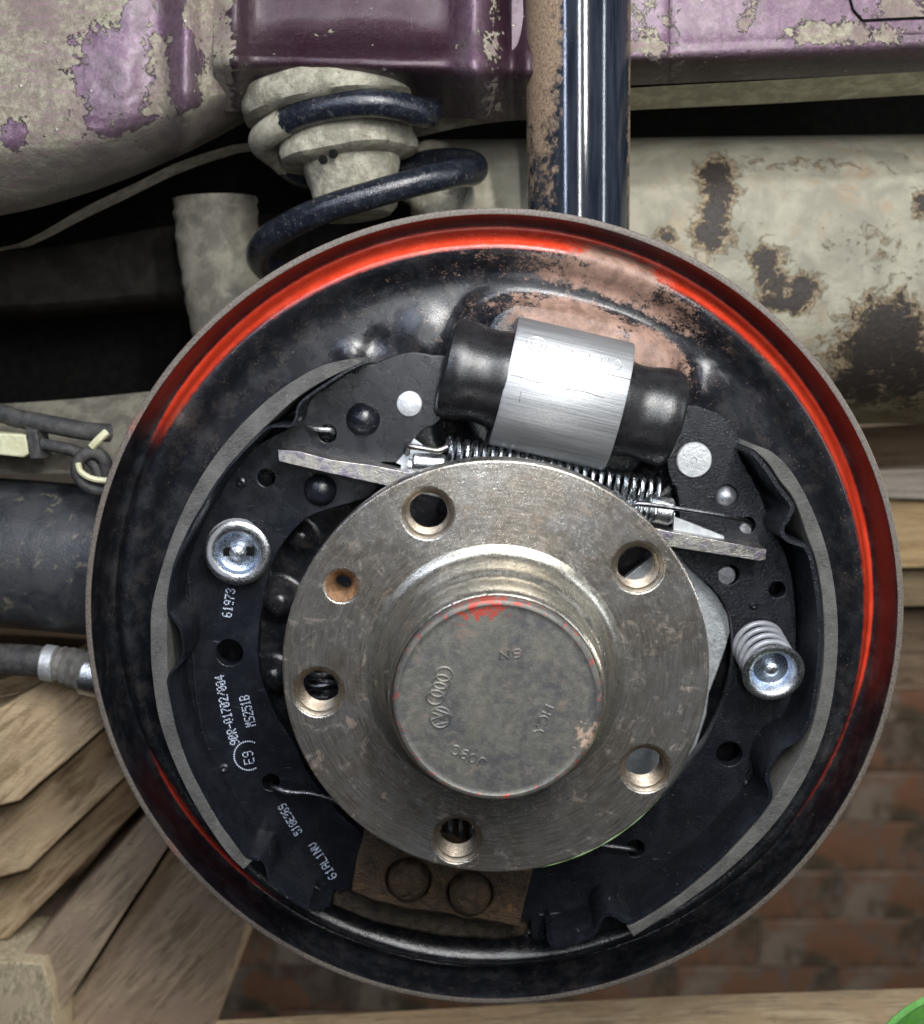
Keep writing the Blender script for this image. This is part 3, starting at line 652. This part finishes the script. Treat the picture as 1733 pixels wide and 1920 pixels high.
c_ = (826, 1345); vw = [[at(c_[0]+19*cos(t*pi/14), c_[1]+19*sin(t*pi/14), YC) for t in range(29)]]
vw += [[at(c_[0]+x, c_[1]+y_, YC) for x, y_ in q] for q in ([(-16,-9),(2,-3),(-17,4)],[(-8,14),(17,8),(1,2),(17,-6),(-9,-15)])]
hub.add('round_letter_emblem', stamp(vw, 2.2), CAP, parent=cp)

# ================================================================ WHEEL CYLINDER
ax_a = at(942, 712, -60); ax_b = at(1163, 763, -60)
wc = Thing('wheel_cylinder', 'bare aluminium wheel cylinder with a black rubber boot on each end', 'wheel cylinder', ax_a.lerp(ax_b, .5))
def bar_profile(a, b, prof, capn=True):
    d = (b-a).normalized(); upv = (Vector((0,0,1))-d*d.z).normalized(); fr = d.cross(upv)   # fr points to the camera or away
    if fr.y > 0: fr = -fr
    V = []; Fc = []; n = len(prof); stops = [(0, .985), (3, 1.0), ((b-a).length-3, 1.0), ((b-a).length, .985)]
    for s_, sc in stops:
        for x, z in prof: V.append(a+d*s_+upv*(x*sc)+fr*(z*sc))
    for i in range(3):
        for j in range(n):
            k = (j+1) % n; Fc.append((i*n+j, i*n+k, i*n+n+k, i*n+n+j))
    Fc += [tuple(range(n-1, -1, -1)), tuple(3*n+j for j in range(n))]
    return V, Fc
kk = pk(1050, 735, -60); hw = 121*kk
prof = []
for i in range(25):
    t = -1+2*i/24; ang = t*pi/2*.98; prof.append((hw*sin(ang), 22+78*cos(ang)))
prof += [(hw, -100), (-hw, -100)]
cb_a = at(944, 713, -60); cb_b = at(1156, 762, -60)
body = wc.add('cylinder_body', bar_profile(cb_a, cb_b, prof), ALU)
axd = (cb_b-cb_a).normalized()
def boot(c, d, s_=1.0):
    pr = [(93,-8),(93,0),(91.5,12),(89,24),(88,36),(89,50),(92,66),(94,80),(94,96),(90,107),(80,113),(40,115),(0,115)]
    return lathe([(r*s_*kk, h*kk) for r, h in pr], c, d, 72, wob=lambda t, h: 1+.012*sin(3*t+h*.05))
wc.add('rubber_boot', boot(cb_a+Vector((0,-12,0)), -axd), RUB)
wc.add('rubber_boot', boot(cb_b+Vector((0,-12,0)), axd, .97), RUB)
# faint embossed name and ring mark on the upper face
upv = (Vector((0,0,1))-axd*axd.z).normalized(); frv = axd.cross(upv); frv = frv if frv.y < 0 else -frv
def on_cyl(s_, x):
    ang = math.asin(max(-1, min(1, x/hw)))
    return cb_a+axd*s_+upv*x+frv*(22+78*cos(ang)-.2)
L_ = (cb_b-cb_a).length; st = []
for i, ch in enumerate('BREMBO'):
    for q_ in GL[ch]: st.append([on_cyl(66+i*21+x*24, 62+z*17) for x, z in q_])
wc.add('embossed_name', stamp(st, .8), ALU, parent=body)
wc.add('score_line', stamp([[on_cyl(6+i*9, 14+1.2*sin(i)) for i in range(19)], [on_cyl(150+i*8, 52) for i in range(9)], [on_cyl(30, -8), on_cyl(31, -26)]], .55), RUSTD, parent=body)
wc.add('embossed_ring', stamp([[on_cyl(38+17*cos(t*pi/12), 74+12*sin(t*pi/12)) for t in range(25)], [on_cyl(38+9*cos(t*pi/12), 74+6*sin(t*pi/12)) for t in range(25)]], .8), ALU, parent=body)

# ================================================================ SPRINGS, STRUT BAR, LEVER, HOLD-DOWNS
bar = Thing('adjuster_bar', 'long flat zinc plated adjuster bar between the shoes, showing both sides of the hub', 'adjuster bar', at(980, 950, -80))
bar.add('bar', uvplate([(521,843),(560,846),(620,862),(700,873),(765,886),(1000,940),(1262,998),(1438,1030),(1436,1049),(1425,1052),(1250,1024),(1000,974),(740,914),(620,888),(523,865)], [], -100, 60, 1), ZNY)
bar.add('wedge', uvplate([(1264,969),(1290,978),(1358,1005),(1360,1012),(1340,1014),(1262,996)], [], -62, 14, 1.5), PARK)
bar.add('push_rod', tube([at(765, 872, -80), at(1000, 925, -80), at(1262, 966, -80)], 15, 16), ZN)
bar.add('collar', lathe([(0,0),(22,0),(25,4),(25,40),(21,44),(0,44)], at(1215, 952, -80), (1,0,-.2), 28), ZN)
bar.add('tab', uvplate([(776,822),(762,846),(742,868),(752,872),(750,890),(790,890),(800,872),(812,860),(800,840)], [], -58, 8, 1), PARK)
bar.add('end_sleeve', lathe([(0,0),(14,0),(17,3),(17,55),(14,58),(0,58)], at(774, 866, -85), (1,0,-.08), 24), ZN)

rs = Thing('upper_return_spring', 'silver coil return spring running under the wheel cylinder', 'spring', at(1030, 890, -75))
g, P = helix(at(836, 845, -85), at(1238, 925, -70), 25, 26, 4.0, 20, 7)
rs.add('coil', g, SPR)
rs.add('hook', tube([at(*p) for p in smooth_line([(838,838,-100),(822,845,-105),(800,842,-100),(776,838,-98),(765,838,-90),(764,850,-70)], 5)], 5.5, 10), ZNY)
rs.add('hook', tube([at(*p) for p in smooth_line([(1236,935,-80),(1250,950,-70),(1262,965,-50),(1270,975,-30)], 5)], 4, 8), SPR)
r2 = Thing('small_hook_spring', 'thin wire spring hooked into the right shoe above the bar', 'spring', at(1200, 945, -95))
g, P = helix(at(1060, 912, -95), at(1232, 962, -95), 15, 17, 2.8, 18, 6)
r2.add('coil', g, SPR)
r2.add('hook', tube([at(*p) for p in smooth_line([(1186,955,-104),(1190,946,-112),(1215,946,-112),(1300,958,-95),(1370,970,-75),(1398,976,-60),(1408,984,-40),(1406,990,-10)], 6)], 4.0, 8), WIRE)
h3 = Thing('hook_wire', 'short bright hook wire in the upper hole of the left shoe', 'spring hook', at(600, 808, -50))
h3.add('wire', tube([at(*p) for p in smooth_line([(577,799,-50),(590,803,-56),(606,805,-58),(618,806,-54),(624,811,-40),(622,818,-8)], 5)], 5, 10), ZN)
ls = Thing('lower_return_spring', 'dark lower return spring hidden behind the hub with hooks in both shoes', 'spring', at(850, 1480, -100))
g, P = helix(at(700, 1538, -30), at(1010, 1560, -30), 40, 16, 6, 22, 8)
ls.add('coil', g, WIRE)
ls.add('hook', tube([at(*p) for p in smooth_line([(506,1468,10),(508,1472,-30),(518,1478,-55),(545,1486,-62),(600,1492,-60),(700,1530,-40)], 6)], 5.5, 10), WIRE)
ls.add('hook', tube([at(*p) for p in smooth_line([(1192,1596,10),(1190,1594,-40),(1180,1592,-58),(1150,1588,-60),(1100,1580,-50),(1010,1565,-40)], 6)], 5.5, 10), WIRE)
ts = Thing('side_tension_spring', 'dark coil spring glimpsed through the left bolt hole of the hub', 'spring', at(605, 1290, 0))
g, P = helix(at(606, 1210, 0), at(606, 1390, 0), 30, 9, 5.5, 22, 8, phase=1)
ts.add('coil', g, WIRE)

single('parking_brake_lever', uvplate([(1150,1100),(1240,1030),(1276,1040),(1310,1078),(1345,1115),(1366,1152),(1370,1185),(1358,1225),(1342,1270),(1330,1300),(1325,1340),(1300,1420),(1240,1500),(1200,1480),(1170,1440),(1150,1300)], [], 0, 16, 2), PARK,
       'flat matt grey lever plate between the hub and the right shoe', 'lever')

def pin_head(c, d, s_=1.0):
    x, y, z = frame_axis(d); hx = []
    return lathe([(0,-60),(7,-60),(7,2),(12*s_,3),(13*s_,8),(11*s_,12),(6*s_,14),(0,14)], c, d, 12)
hd = Thing('shoe_hold_down', 'zinc plated hold-down cup with bluish centre on the left shoe', 'hold-down spring', at(446, 1035, YW), 'shoe hold-down cups')
c0 = at(440, 1022, YW); c1 = at(445, 1038, YW-36)
dd = (c1-c0).normalized(); tilt = Vector((.04, -1, -.1)).normalized()
hd.add('spring', helix(at(441, 1024, YW-2), at(445, 1034, YW-34), 49, 3, 5, 32, 8)[0], COATSP)
hd.add('cup', lathe([(36,-16),(38,-5),(41,0),(45,1.6),(52,1.8),(57,1),(60,-2),(58,-5),(53,-4)], c1, tilt, 56), ZN)
def square_holes_disc(c, d, r, depth):
    return lathe([(41,-22+0),(40,-12),(38,-18),(33,-21),(20,-22),(13,-22),(0,-21.5)], c, d, 40)
hd.add('cup_well', lathe([(39,-3),(36,-11),(31,-14),(18,-15),(0,-15)], c1, tilt, 48), ZNB)
x, y, z = frame_axis(tilt)
for sx in (-1, 1):
    cc = c1+tilt*(-13.6)+Vector((sx*21, 0, 0)); V = [cc+Vector((dx, 0, dz)) for dx, dz in ((-7,-8),(7,-8),(7,8),(-7,8))]; V += [p+tilt*.8 for p in V]
    hd.add('slot', (V, [(4,5,6,7),(0,1,5,4),(1,2,6,5),(2,3,7,6),(3,0,4,7)]), DRK, smooth=False)
hd.add('pin', lathe([(0,-20),(10,-20),(15,-16),(16,-6),(14,-1),(9,2),(5,5),(0,5)], c1, tilt, 8), ZN, smooth=False)
hd2 = Thing('shoe_hold_down', 'leaning hold-down spring and bluish cup sticking out of the right shoe', 'hold-down spring', at(1430, 1200, YW), 'shoe hold-down cups')
a0 = at(1421, 1206, YW-2); a1 = at(1451, 1262, YW-110); td = (a1-a0).normalized()
hd2.add('spring', helix(a0, a1-td*8, 44, 4.3, 5.4, 34, 10)[0], COATSP)
hd2.add('cup', lathe([(34,-22),(37,-4),(42,1),(49,3),(53,2),(54.5,-1.5),(53,-5),(47,-4)], a1, td, 56), ZN)
hd2.add('cup_well', lathe([(38,-2),(35,-14),(31,-20),(20,-22),(18,-21),(0,-21)], a1, td, 48), ZNB)
hd2.add('pin', lathe([(0,-22),(10,-22),(13,-18),(13,-11),(9,-8),(4,-6),(0,-7)], a1, td, 10), ZN)
hd2.add('pin_shaft', tube([a0+Vector((0,60,0)), a1-td*21], 6, 10), ZN)

# ================================================================ SUSPENSION BEHIND
def strut_geo(u0, v0, u1, v1, y, rp, n=72, m_=40):
    a, b = at(u0, v0, y), at(u1, v1, y); V = []; Fc = []; A = []; r = rp*pk(u0, 200, y); x, yy, z = frame_axis(b-a)
    for i in range(m_+1):
        t = i/m_
        for k in range(n):
            q = 2*pi*k/n; d = x*cos(q)+yy*sin(q); V.append(a.lerp(b, t)+d*r)
            left = sm(-d.x, -.0, .75)*(1-.55*sm(t, .3, .62)); right = .62*sm(d.x, .75, 1.0)
            A.append((max(left, right), 0, 0, 1))
    for i in range(m_):
        for k in range(n):
            l = (k+1) % n; Fc.append((i*n+k, i*n+l, i*n+n+l, i*n+n+k))
    return V, Fc, A
sk = Thing('shock_absorber', 'thick upright shock absorber tube, blue-black paint with rust down its left side', 'shock absorber', at(1084, 900, 210))
sk.add('tube', strut_geo(1083, -500, 1085, 900, 210, 97), STRUT)

def seat_w(t, h): return 1+.012*sin(5*t)+.012*sin(11*t+h*.1)
seat_c = at(637, 212, 330); sk_ = pk(637, 188, 330)*1.06; tax = Vector((.13, -.05, -1)).normalized()
ss = Thing('spring_seat', 'pale beige dusty rubber spring seat above the coil spring', 'spring seat', seat_c)
def sc_(L): return [(r*sk_, h*sk_) for r, h in L]
ss.add('upper_ring', lathe(sc_([(0,-52),(120,-52),(158,-48),(168,-40),(171,-22),(171,-10),(166,0),(150,6),(60,8)]), seat_c, tax, 72, wob=seat_w), BEI)
ss.add('collar', lathe(sc_([(90,0),(112,30),(120,38),(122,50),(123,66),(121,78),(114,82),(104,85),(60,90)]), seat_c+Vector((4,0,0)), tax, 96, wob=lambda t, h: 1+(.045*math.tanh(4*sin(5*t+.6)) if 60 < h/sk_ < 92 else 0)), BEI)
ss.add('lower_stub', lathe(sc_([(84,60),(86,96),(82,112),(78,124),(76,145),(72,170),(60,182),(0,184)]), seat_c+Vector((8,0,0)), tax, 64, wob=seat_w), BEI)
for u, v in ((606,299),(625,288)): ss.add('small_hole', lathe([(0,0),(9,0),(9,-3)], at(u, v, 205), (0,-1,0), 14), DRK)
sp_pts = [(802,180,340),(800,212,240),(750,199,190),(690,193,172),(620,200,178),(560,216,200),(512,243,240),(492,266,300),(520,290,380),(580,330,430),(700,325,460),(820,305,440),(882,308,370),(886,322,290),(850,326,225),(780,342,190),(700,364,178),(610,392,185),(540,424,215),(496,456,270),(490,490,350),(540,520,430),(680,530,450),(820,520,430),(900,520,350)]
pp = smooth_line(sp_pts, 12)
ct = tube([at(*p) for p in pp], [26*pk(700, 300, p[2]) for p in pp], 20)
cm = []
for p in pp:
    d_ = (1-sm(p[0], 525, 552))*(1-sm(p[1], 300, 330)); cm += [(d_, .25 if p[1] > 290 else 0, 0, 1)]*20
single('coil_spring', (ct[0], ct[1], cm), COIL, 'glossy blue-black suspension coil spring above the plate', 'coil spring')
single('bump_stop', tube([at(*p) for p in smooth_line([(790,300,520),(812,345,500),(830,390,500),(845,470,500)], 6)], [60*1.2]*19, 26, wob=lambda i, t: 1+.07*sin(3*t+i*.5)+.05*sin(i*1.3)), BEI, 'lumpy pale rubber bump stop right of the coil spring', 'bump stop')
single('dusty_post', tube([at(*p) for p in smooth_line([(402,372,560),(408,440,560),(422,540,560),(440,640,560),(470,800,560)], 6)], [74*1.25]*25, 40, wob=lambda i, t: 1+.03*nz(i*40, t*60, 40)+.02*sin(i*2.4)+.02*sin(5*t)+.05*nz(i*22, t*120, 25, 3)), BEID, 'rough dusty beige post left of the coil spring', 'post')  # darker beige than the seat: the shadow it stands in is in the colour

axl = Thing('axle_beam', 'oily black axle tube running in from the left edge', 'axle', at(0, 1040, 330))
axl.add('tube', tube([at(*p) for p in smooth_line([(-700,1010,330),(-300,1022,330),(0,1036,330),(200,1052,330),(700,1090,330)], 5)], 148*pk(50, 1040, 200), 64), AX)
axl.add('spring_arm', loft([[(-500,770,420),(-100,762,420),(120,750,420),(330,730,420),(520,720,420)],[(-500,860,300),(-100,852,300),(120,846,300),(330,850,310),(520,860,320)],[(-500,900,262),(-100,892,262),(120,888,262),(330,900,270),(520,940,280)]], thick=30), BEID)

ho = Thing('brake_hose', 'grey rubber brake hose with white crimp ring at the left edge', 'hose', at(60, 1240, 240))
A_ = [at(*p) for p in smooth_line([(-400,1224,240),(0,1236,240),(90,1243,240)], 8)]
ho.add('hose', tube(A_, 30*1.12, 24), HOSE)
ho.add('crimp_ring', tube([at(82,1242,240), at(84,1242,240), at(104,1245,240), at(107,1245,240)], [30*1.1, 35*1.1, 35*1.1, 31*1.1], 28), PINM)
ho.add('rubber_sleeve', tube([at(*p) for p in smooth_line([(106,1245,240),(115,1246,238),(130,1250,236),(150,1256,234),(168,1262,232)], 4)], [34+i*.8+2*sin(i*1.9) for i in range(17)], 28), GRY)
ho.add('end_fitting', tube([at(156,1262,228), at(160,1263,228), at(190,1270,228), at(230,1278,228)], [40, 44, 44, 38], 28), ZN)

ca = Thing('sensor_cable', 'black cable with yellowed clips above the axle at the left edge', 'cable', at(80, 820, 190))
ca.add('outer_sheath', tube([at(*p) for p in smooth_line([(-300,735,190),(-20,772,190),(30,784,186),(100,797,190),(160,808,200),(205,812,230)], 6)], 19, 16), HOSE)
ca.add('inner_cable', tube([at(*p) for p in smooth_line([(72,832,180),(110,838,180),(150,850,176),(178,872,172),(190,905,180),(225,920,230)], 6)], 12, 14), HOSE)
ca.add('clip', prism([(-120,806),(48,815),(55,850),(44,858),(-120,842)], 168, 210, 4), TIE)
ca.add('clip_band', prism([(46,800),(68,806),(78,860),(56,862)], 160, 220, 4), HOSE)
ca.add('loop', tube([at(*p) for p in smooth_line([(205,920,170),(170,915,160),(146,890,156),(150,860,156),(175,848,158),(196,862,165),(200,890,175)], 6)], 13, 12), HOSE)
ca.add('cable_tie', tube([at(*p) for p in smooth_line([(146,868,140),(152,885,138),(175,898,140),(215,902,150)], 5)], 6, 8), TIE)
ca.add('cable_tie', tube([at(*p) for p in smooth_line([(172,838,150),(185,824,150),(200,810,160)], 4)], 8, 8), TIE)

# ================================================================ CAR UNDERBODY
cbd = Thing('car_underbody', 'purple painted car underbody flaking under beige underseal, across the top of the picture', 'car body', at(866, 0, 300))
def bd(u, f): return [(uu, f(uu)) for uu in u]
def vb_left(u):   # lower edge of the left rail
    return 405-.20*max(0, u)-.0004*max(0, u)**2-(0 if u > 0 else u*.15)
UL = [-500,-250,-60,60,150,230,300,345,380,420,470]
def y_rail(u): return 170-35*gs(u-345, 28)+30*gs(u-290, 18)+40*gs(u-405, 22)+sm(u, 400, 470)*30
rows = []
for f_, dy in ((-1.2, 6), (-.4, 4), (.2, 2), (.5, 0), (.68, 12), (.8, 55), (.92, 130), (1.0, 220)):
    rows.append([(u, vb_left(u)*f_, y_rail(u)+dy) for u in UL])
def mk_left(u, v):
    d = max(gs(u-215, 75)*gs(v-150, 105), gs(u-255, 30)*gs(v-30, 50), gs(u-350, 34)*gs(v-140, 90), gs(u-315, 32)*gs(v-25, 50), .8*gs(u-25, 26)*gs(v-260, 34), .75*gs(u-255, 75)*gs(v-240, 34))
    und = 1.05-1.35*d
    lowr = sm(v/vb_left(u), .66, .8)
    return (max(und, lowr*.95), .75*lowr*gs(u-200, 250), .25*sm(u, 360, 400), 1)
cbd.add('left_rail', loft(rows, mk_left, 0, 9, 12, lambda u, v: 5*nz(u, v, 60)+2.5*nz(u, v, 18)), BODY)
UM = [400,440,480,560,640,720,800,840,865,890,915,940,960,985,1000]
def vb_mid(u): return 205-.0*u-35*gs(u-640, 130)
def y_mid(u): return 205-50*gs(u-430, 22)-45*gs(u-890, 30)+35*gs(u-955, 14)
rows = []
for v_, dy in ((-500, -6), (-150, -4), (0, -4), (50, -12), (78, -34), (98, -64), (112, -78), (130, -66), (155, 0), (185, 80), (215, 160)):
    rows.append([(u, v_+(0 if v_ < 100 else (u-640)*.03), y_mid(u)+dy*(.55+.45*gs(u-670, 180))) for u in UM])
def mk_mid(u, v):
    und = .95*gs(u-415, 26)+.48*gs(u-925, 24)+.15; dk = 1-.95*gs(u-885, 28)*sm(190-v, 0, 60)
    return (min(1, und)*.9, .25*gs(u-450, 50)+.5*sm(v, 120, 170), dk, 1)
cbd.add('wheel_arch_panel', loft(rows, mk_mid, 0, 7, 9, lambda u, v: 3*nz(u, v, 50)), BODY)
UR = [960,1000,1100,1180,1250,1256,1262,1330,1450,1600,1620,1640,1733,1900,2300]
rows = []
for v_, dy in ((-500, -4), (-150, -6), (0, -8), (55, -10), (90, -16), (108, -14), (122, 6), (140, 50), (160, 100)):
    rows.append([(u, v_-(u-1180)*.045*(v_ > 60), 215+dy+12*(abs(u-1256) < 2)) for u in UR])
def mk_right(u, v):
    und = .42*gs(u-1230, 60)+.85*gs(u-1600, 80)*gs(v-60, 30)+.6*gs(u-1520, 60)*gs(v-65, 20)+.45*gs(u-1390, 14)+.35*gs(u-1680, 60)*gs(v-10, 26)+.12
    if u > 1655 and v < 34: und = max(und, .85)
    und += .7*gs(v-(88-(u-1180)*.045), 7)*gs(u-1190, 70)
    return (min(1, und)*.95, .4*sm(v, 100, 120), .1+.9*sm(v, 100, 118)+.5*gs(u-970, 40), 1)
cbd.add('outer_panel', loft(rows, mk_right, 0, 5, 10, lambda u, v: 2.5*nz(u, v, 60)), BODY)
cbd.add('panel_seam', tube([at(u, v, 202) for u, v in ((1592,-10),(1600,18),(1618,38),(1700,34),(1900,26))], 2.2, 6), DRK)
cbd.add('cream_flange', loft([[(980,182,230),(1180,165,225),(1450,150,222),(1733,134,220),(2200,108,215)],[(980,222,330),(1180,206,325),(1450,193,322),(1733,176,320),(2200,150,315)]], thick=5), CRM)
cbd.add('cream_flange', loft([[(-500,540,330),(-200,500,330),(0,464,330),(60,445,330),(160,388,330),(260,340,335),(330,306,340),(420,276,350),(480,266,360),(700,240,380),(880,205,380),(990,186,380)],
                             [(-500,560,400),(-200,516,400),(0,470,400),(60,458,400),(160,408,400),(260,360,400),(330,326,405),(420,294,410),(480,282,415),(700,270,430),(880,235,430),(990,222,430)]], thick=5), BEI)
RP = [(1345,325,34,34),(1350,360,34,28),(1340,400,30,42),(1332,440,34,34),(1436,488,34,28),(1455,535,36,32),(1505,545,34,34),(1470,570,50,22),(1250,440,18,12),(1655,600,60,44),(1640,660,80,62),(1700,700,90,75),(1610,720,60,50),(1728,385,20,24),(1690,620,50,70)]
def mk_wall(u, v):
    q = 0
    for a_, b_, c_, d_ in RP:
        e_ = ((u-a_)/c_)**2+((v-b_)/d_)**2; q = max(q, .85*exp(-e_*.7))
    q = max(q, .28*gs(v-305, 26)*gs(u-1500, 260), .30*gs(u-1640, 90)*gs(v-460, 50))
    return (q, 0, 0, 1)
rows = []
for v_, y_ in ((268, 900), (258, 760), (262, 640), (276, 560), (310, 500), (380, 452), (470, 440), (560, 445), (640, 470), (700, 520), (750, 600), (785, 720), (800, 900)):
    rows.append([(u, v_-(u-1200)*.012, y_) for u in (800,1000,1180,1300,1420,1560,1733,1950,2400)])
cbd.add('side_member', loft(rows, mk_wall, 0, 20, 8, lambda u, v: 4*nz(u, v, 70)), WALL, label='rounded beige side member with dark rust patches')
cbd.add('shade_backing_sheet', loft([[(-1500,-500,1100),(200,-500,1100),(2600,-500,1100)],[(-1500,300,1100),(200,300,1100),(2600,300,1100)],[(-1500,775,1100),(200,775,1100),(2600,775,1100)]], thick=10, su=2, sv=2), DRK)  # added black sheet that paints the unlit void behind the gaps
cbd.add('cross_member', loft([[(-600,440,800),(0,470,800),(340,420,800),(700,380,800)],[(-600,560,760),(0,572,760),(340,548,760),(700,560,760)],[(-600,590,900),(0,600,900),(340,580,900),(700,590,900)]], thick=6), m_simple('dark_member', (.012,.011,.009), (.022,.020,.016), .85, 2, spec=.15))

# ================================================================ TIMBER
grp = 'planks stacked below the axle'
pl = [([(-260,1400),(0,1330),(75,1283),(150,1230),(330,1200),(420,1290),(200,1360),(38,1503),(0,1512),(-260,1560)], 300, WD1, 'topmost thick tan plank of the lower left stack'),
      ([(-260,1575),(0,1518),(40,1506),(205,1362),(420,1300),(440,1380),(235,1455),(52,1632),(0,1646),(-260,1690)], 430, WD1, 'second tan plank from the top of the lower left stack'),
      ([(-260,1705),(0,1652),(52,1636),(238,1460),(430,1390),(450,1440),(262,1512),(18,1760),(0,1764),(-260,1800)], 570, WD1, 'third tan plank of the lower left stack, above the wide dark gap'),
      ([(-260,1850),(0,1804),(40,1792),(276,1528),(440,1440),(470,1500),(325,1572),(112,1900),(104,1935),(-260,2060)], 520, WD2, 'weathered grey plank below the dark gap, with a pale sawn end'),
      ([(108,1930),(118,1900),(328,1580),(480,1500),(560,1640),(470,1700),(455,1760),(400,1935),(300,2060),(100,2060)], 610, WD2, 'wide grey-brown plank at the bottom, next to the dark gap under the plate')]
for L, y, m_, lab in pl:
    single('plank', prism(rough_edge(L), y, y+620, 6), m_, lab, 'plank', grp)
single('plank_offcut', prism(rough_edge([(-200,1812),(0,1804),(80,1808),(92,1850),(104,1935),(100,2060),(-200,2060)]), 480, 700, 5), m_wood('pale_end_grain', (.44, .36, .23), (.64, .55, .38), (.54, .45, .31), (.9, 1.0, 1.2), 1.6), 'pale sawn block end in the bottom left corner', 'wood block')
single('upper_plank', prism([(-260,1215),(0,1190),(160,1196),(400,1210),(300,1240),(170,1245),(70,1280),(0,1322),(-260,1385)], 700, 900, 7, 2), WD5, 'dark brown plank behind the hose at the left edge', 'plank')
single('wooden_beam', plate(uvp([(-900,1965),(380,1912),(700,1896),(1100,1874),(1250,1866),(1733,1850),(2600,1830),(2600,2300),(-900,2300)], 640), [], 420, 220, 10), WD3, 'pale rough wooden beam along the bottom edge of the picture', 'beam')
gp2 = 'boards stacked on the right'
for L, y, m_, lab in (([(1500,795),(1600,800),(1733,792),(2500,780),(2500,885),(1733,900),(1600,905),(1500,905)], 1400, WD5, 'dark brown board, topmost of the right hand stack'),
        ([(1480,912),(1600,885),(1733,880),(2500,868),(2500,925),(1733,938),(1480,925)], 1300, m_wood('pale_plank_wood', (.40, .36, .32), (.52, .48, .43), (.46, .40, .34), (0,0,0), .5), 'narrow pale grey board above the bright tan one at the right'),
        ([(1500,925),(1640,925),(1733,942),(2500,938),(2500,1062),(1733,1064),(1500,1072)], 1350, WD4, 'bright tan board at the right edge'),
        ([(1500,1078),(1733,1070),(2500,1068),(2500,1135),(1733,1138),(1500,1145)], 1400, m_wood('olive_plank_wood', (.16, .12, .07), (.24, .18, .11), (.20, .15, .09), (0,0,0), .5), 'dull olive brown board below the bright tan one'),
        ([(1500,1150),(1733,1143),(2500,1140),(2500,1290),(1733,1296),(1500,1300)], 1500, WD5, 'lowest dark board of the right hand stack')):
    single('board', prism(L, y, y+500, 6, 3), m_, lab, 'board', gp2)
# green jack corner
jc = at(1775, 2022, 120); jr = 207
single('green_jack', lathe([(0,-20),(jr*.55,-16),(jr*.8,-6),(jr*.93,10),(jr*.98,26),(jr*.90,34),(jr*.97,44),(jr,60),(jr,420)], jc, Vector((.12,-1,.12)), 72), GRN, 'bright green painted round metal part in the bottom right corner', 'jack')

# ================================================================ BRICK WALL AND FLOOR
YWALL = 7600
bwall = Thing('brick_wall', 'old brown and orange brick wall seen dim and blurred behind the lower right', 'wall', at(1400, 1900, YWALL))
p0 = at(300, 700, YWALL); p1 = at(2400, 2500, YWALL)
def boxg(x0, x1, y0, y1, z0, z1, bev=0):
    b = bev; V = []; 
    for y, i in ((y1, 0), (y0+b, 0), (y0, b)):
        V += [(x0+i, y, z0+i), (x1-i, y, z0+i), (x1-i, y, z1-i), (x0+i, y, z1-i)]
    Fc = [(0,1,2,3)]+[(l*4+k, l*4+(k+1) % 4, l*4+4+(k+1) % 4, l*4+4+k)[::-1] for l in (0, 1) for k in range(4)]+[(8,9,10,11)]
    return V, Fc
wxl = at(-1500, 1500, YWALL).x; wxr = at(3200, 1500, YWALL).x
bwall.add('mortar', boxg(wxl, wxr, YWALL+14, YWALL+500, p1.z, 7000), MORT, smooth=False)
bh = 98*pk(1500, 1500, YWALL); bw = 310*pk(1500, 1500, YWALL); z = at(1500, 1900, YWALL).z-bh*1.0; row = 0
proto = [boxg(-bw/2+9+random.uniform(0,8), bw/2-9-random.uniform(0,8), 0, 120, -bh/2+10, bh/2-10, 5) for _ in range(5)]
pm = []
for g in proto:
    me = bpy.data.meshes.new('brick'); me.from_pydata([tuple(Vector(v)*K) for v in g[0]], [], g[1]); me.materials.append(BRK); pm.append(me)
zt = at(1500, 1120, YWALL).z
while z < zt:
    x = at(350, 1500, YWALL).x+(row % 2)*bw/2
    while x < at(2150, 1500, YWALL).x:
        o = bpy.data.objects.new('brick', random.choice(pm)); COL.objects.link(o); o.parent = bwall.o
        o.location = (Vector((x, YWALL+random.uniform(-14, 8), z+bh/2))-bwall.loc)*K; o.rotation_euler = (0, random.uniform(-.012, .012), 0)
        x += bw
    z += bh; row += 1
fl = link_mesh('garage_floor', boxg(-40000, 40000, -15000, 30000, -9000, p1.z, 0), FLOOR, smooth=False); tag(fl, kind='structure')
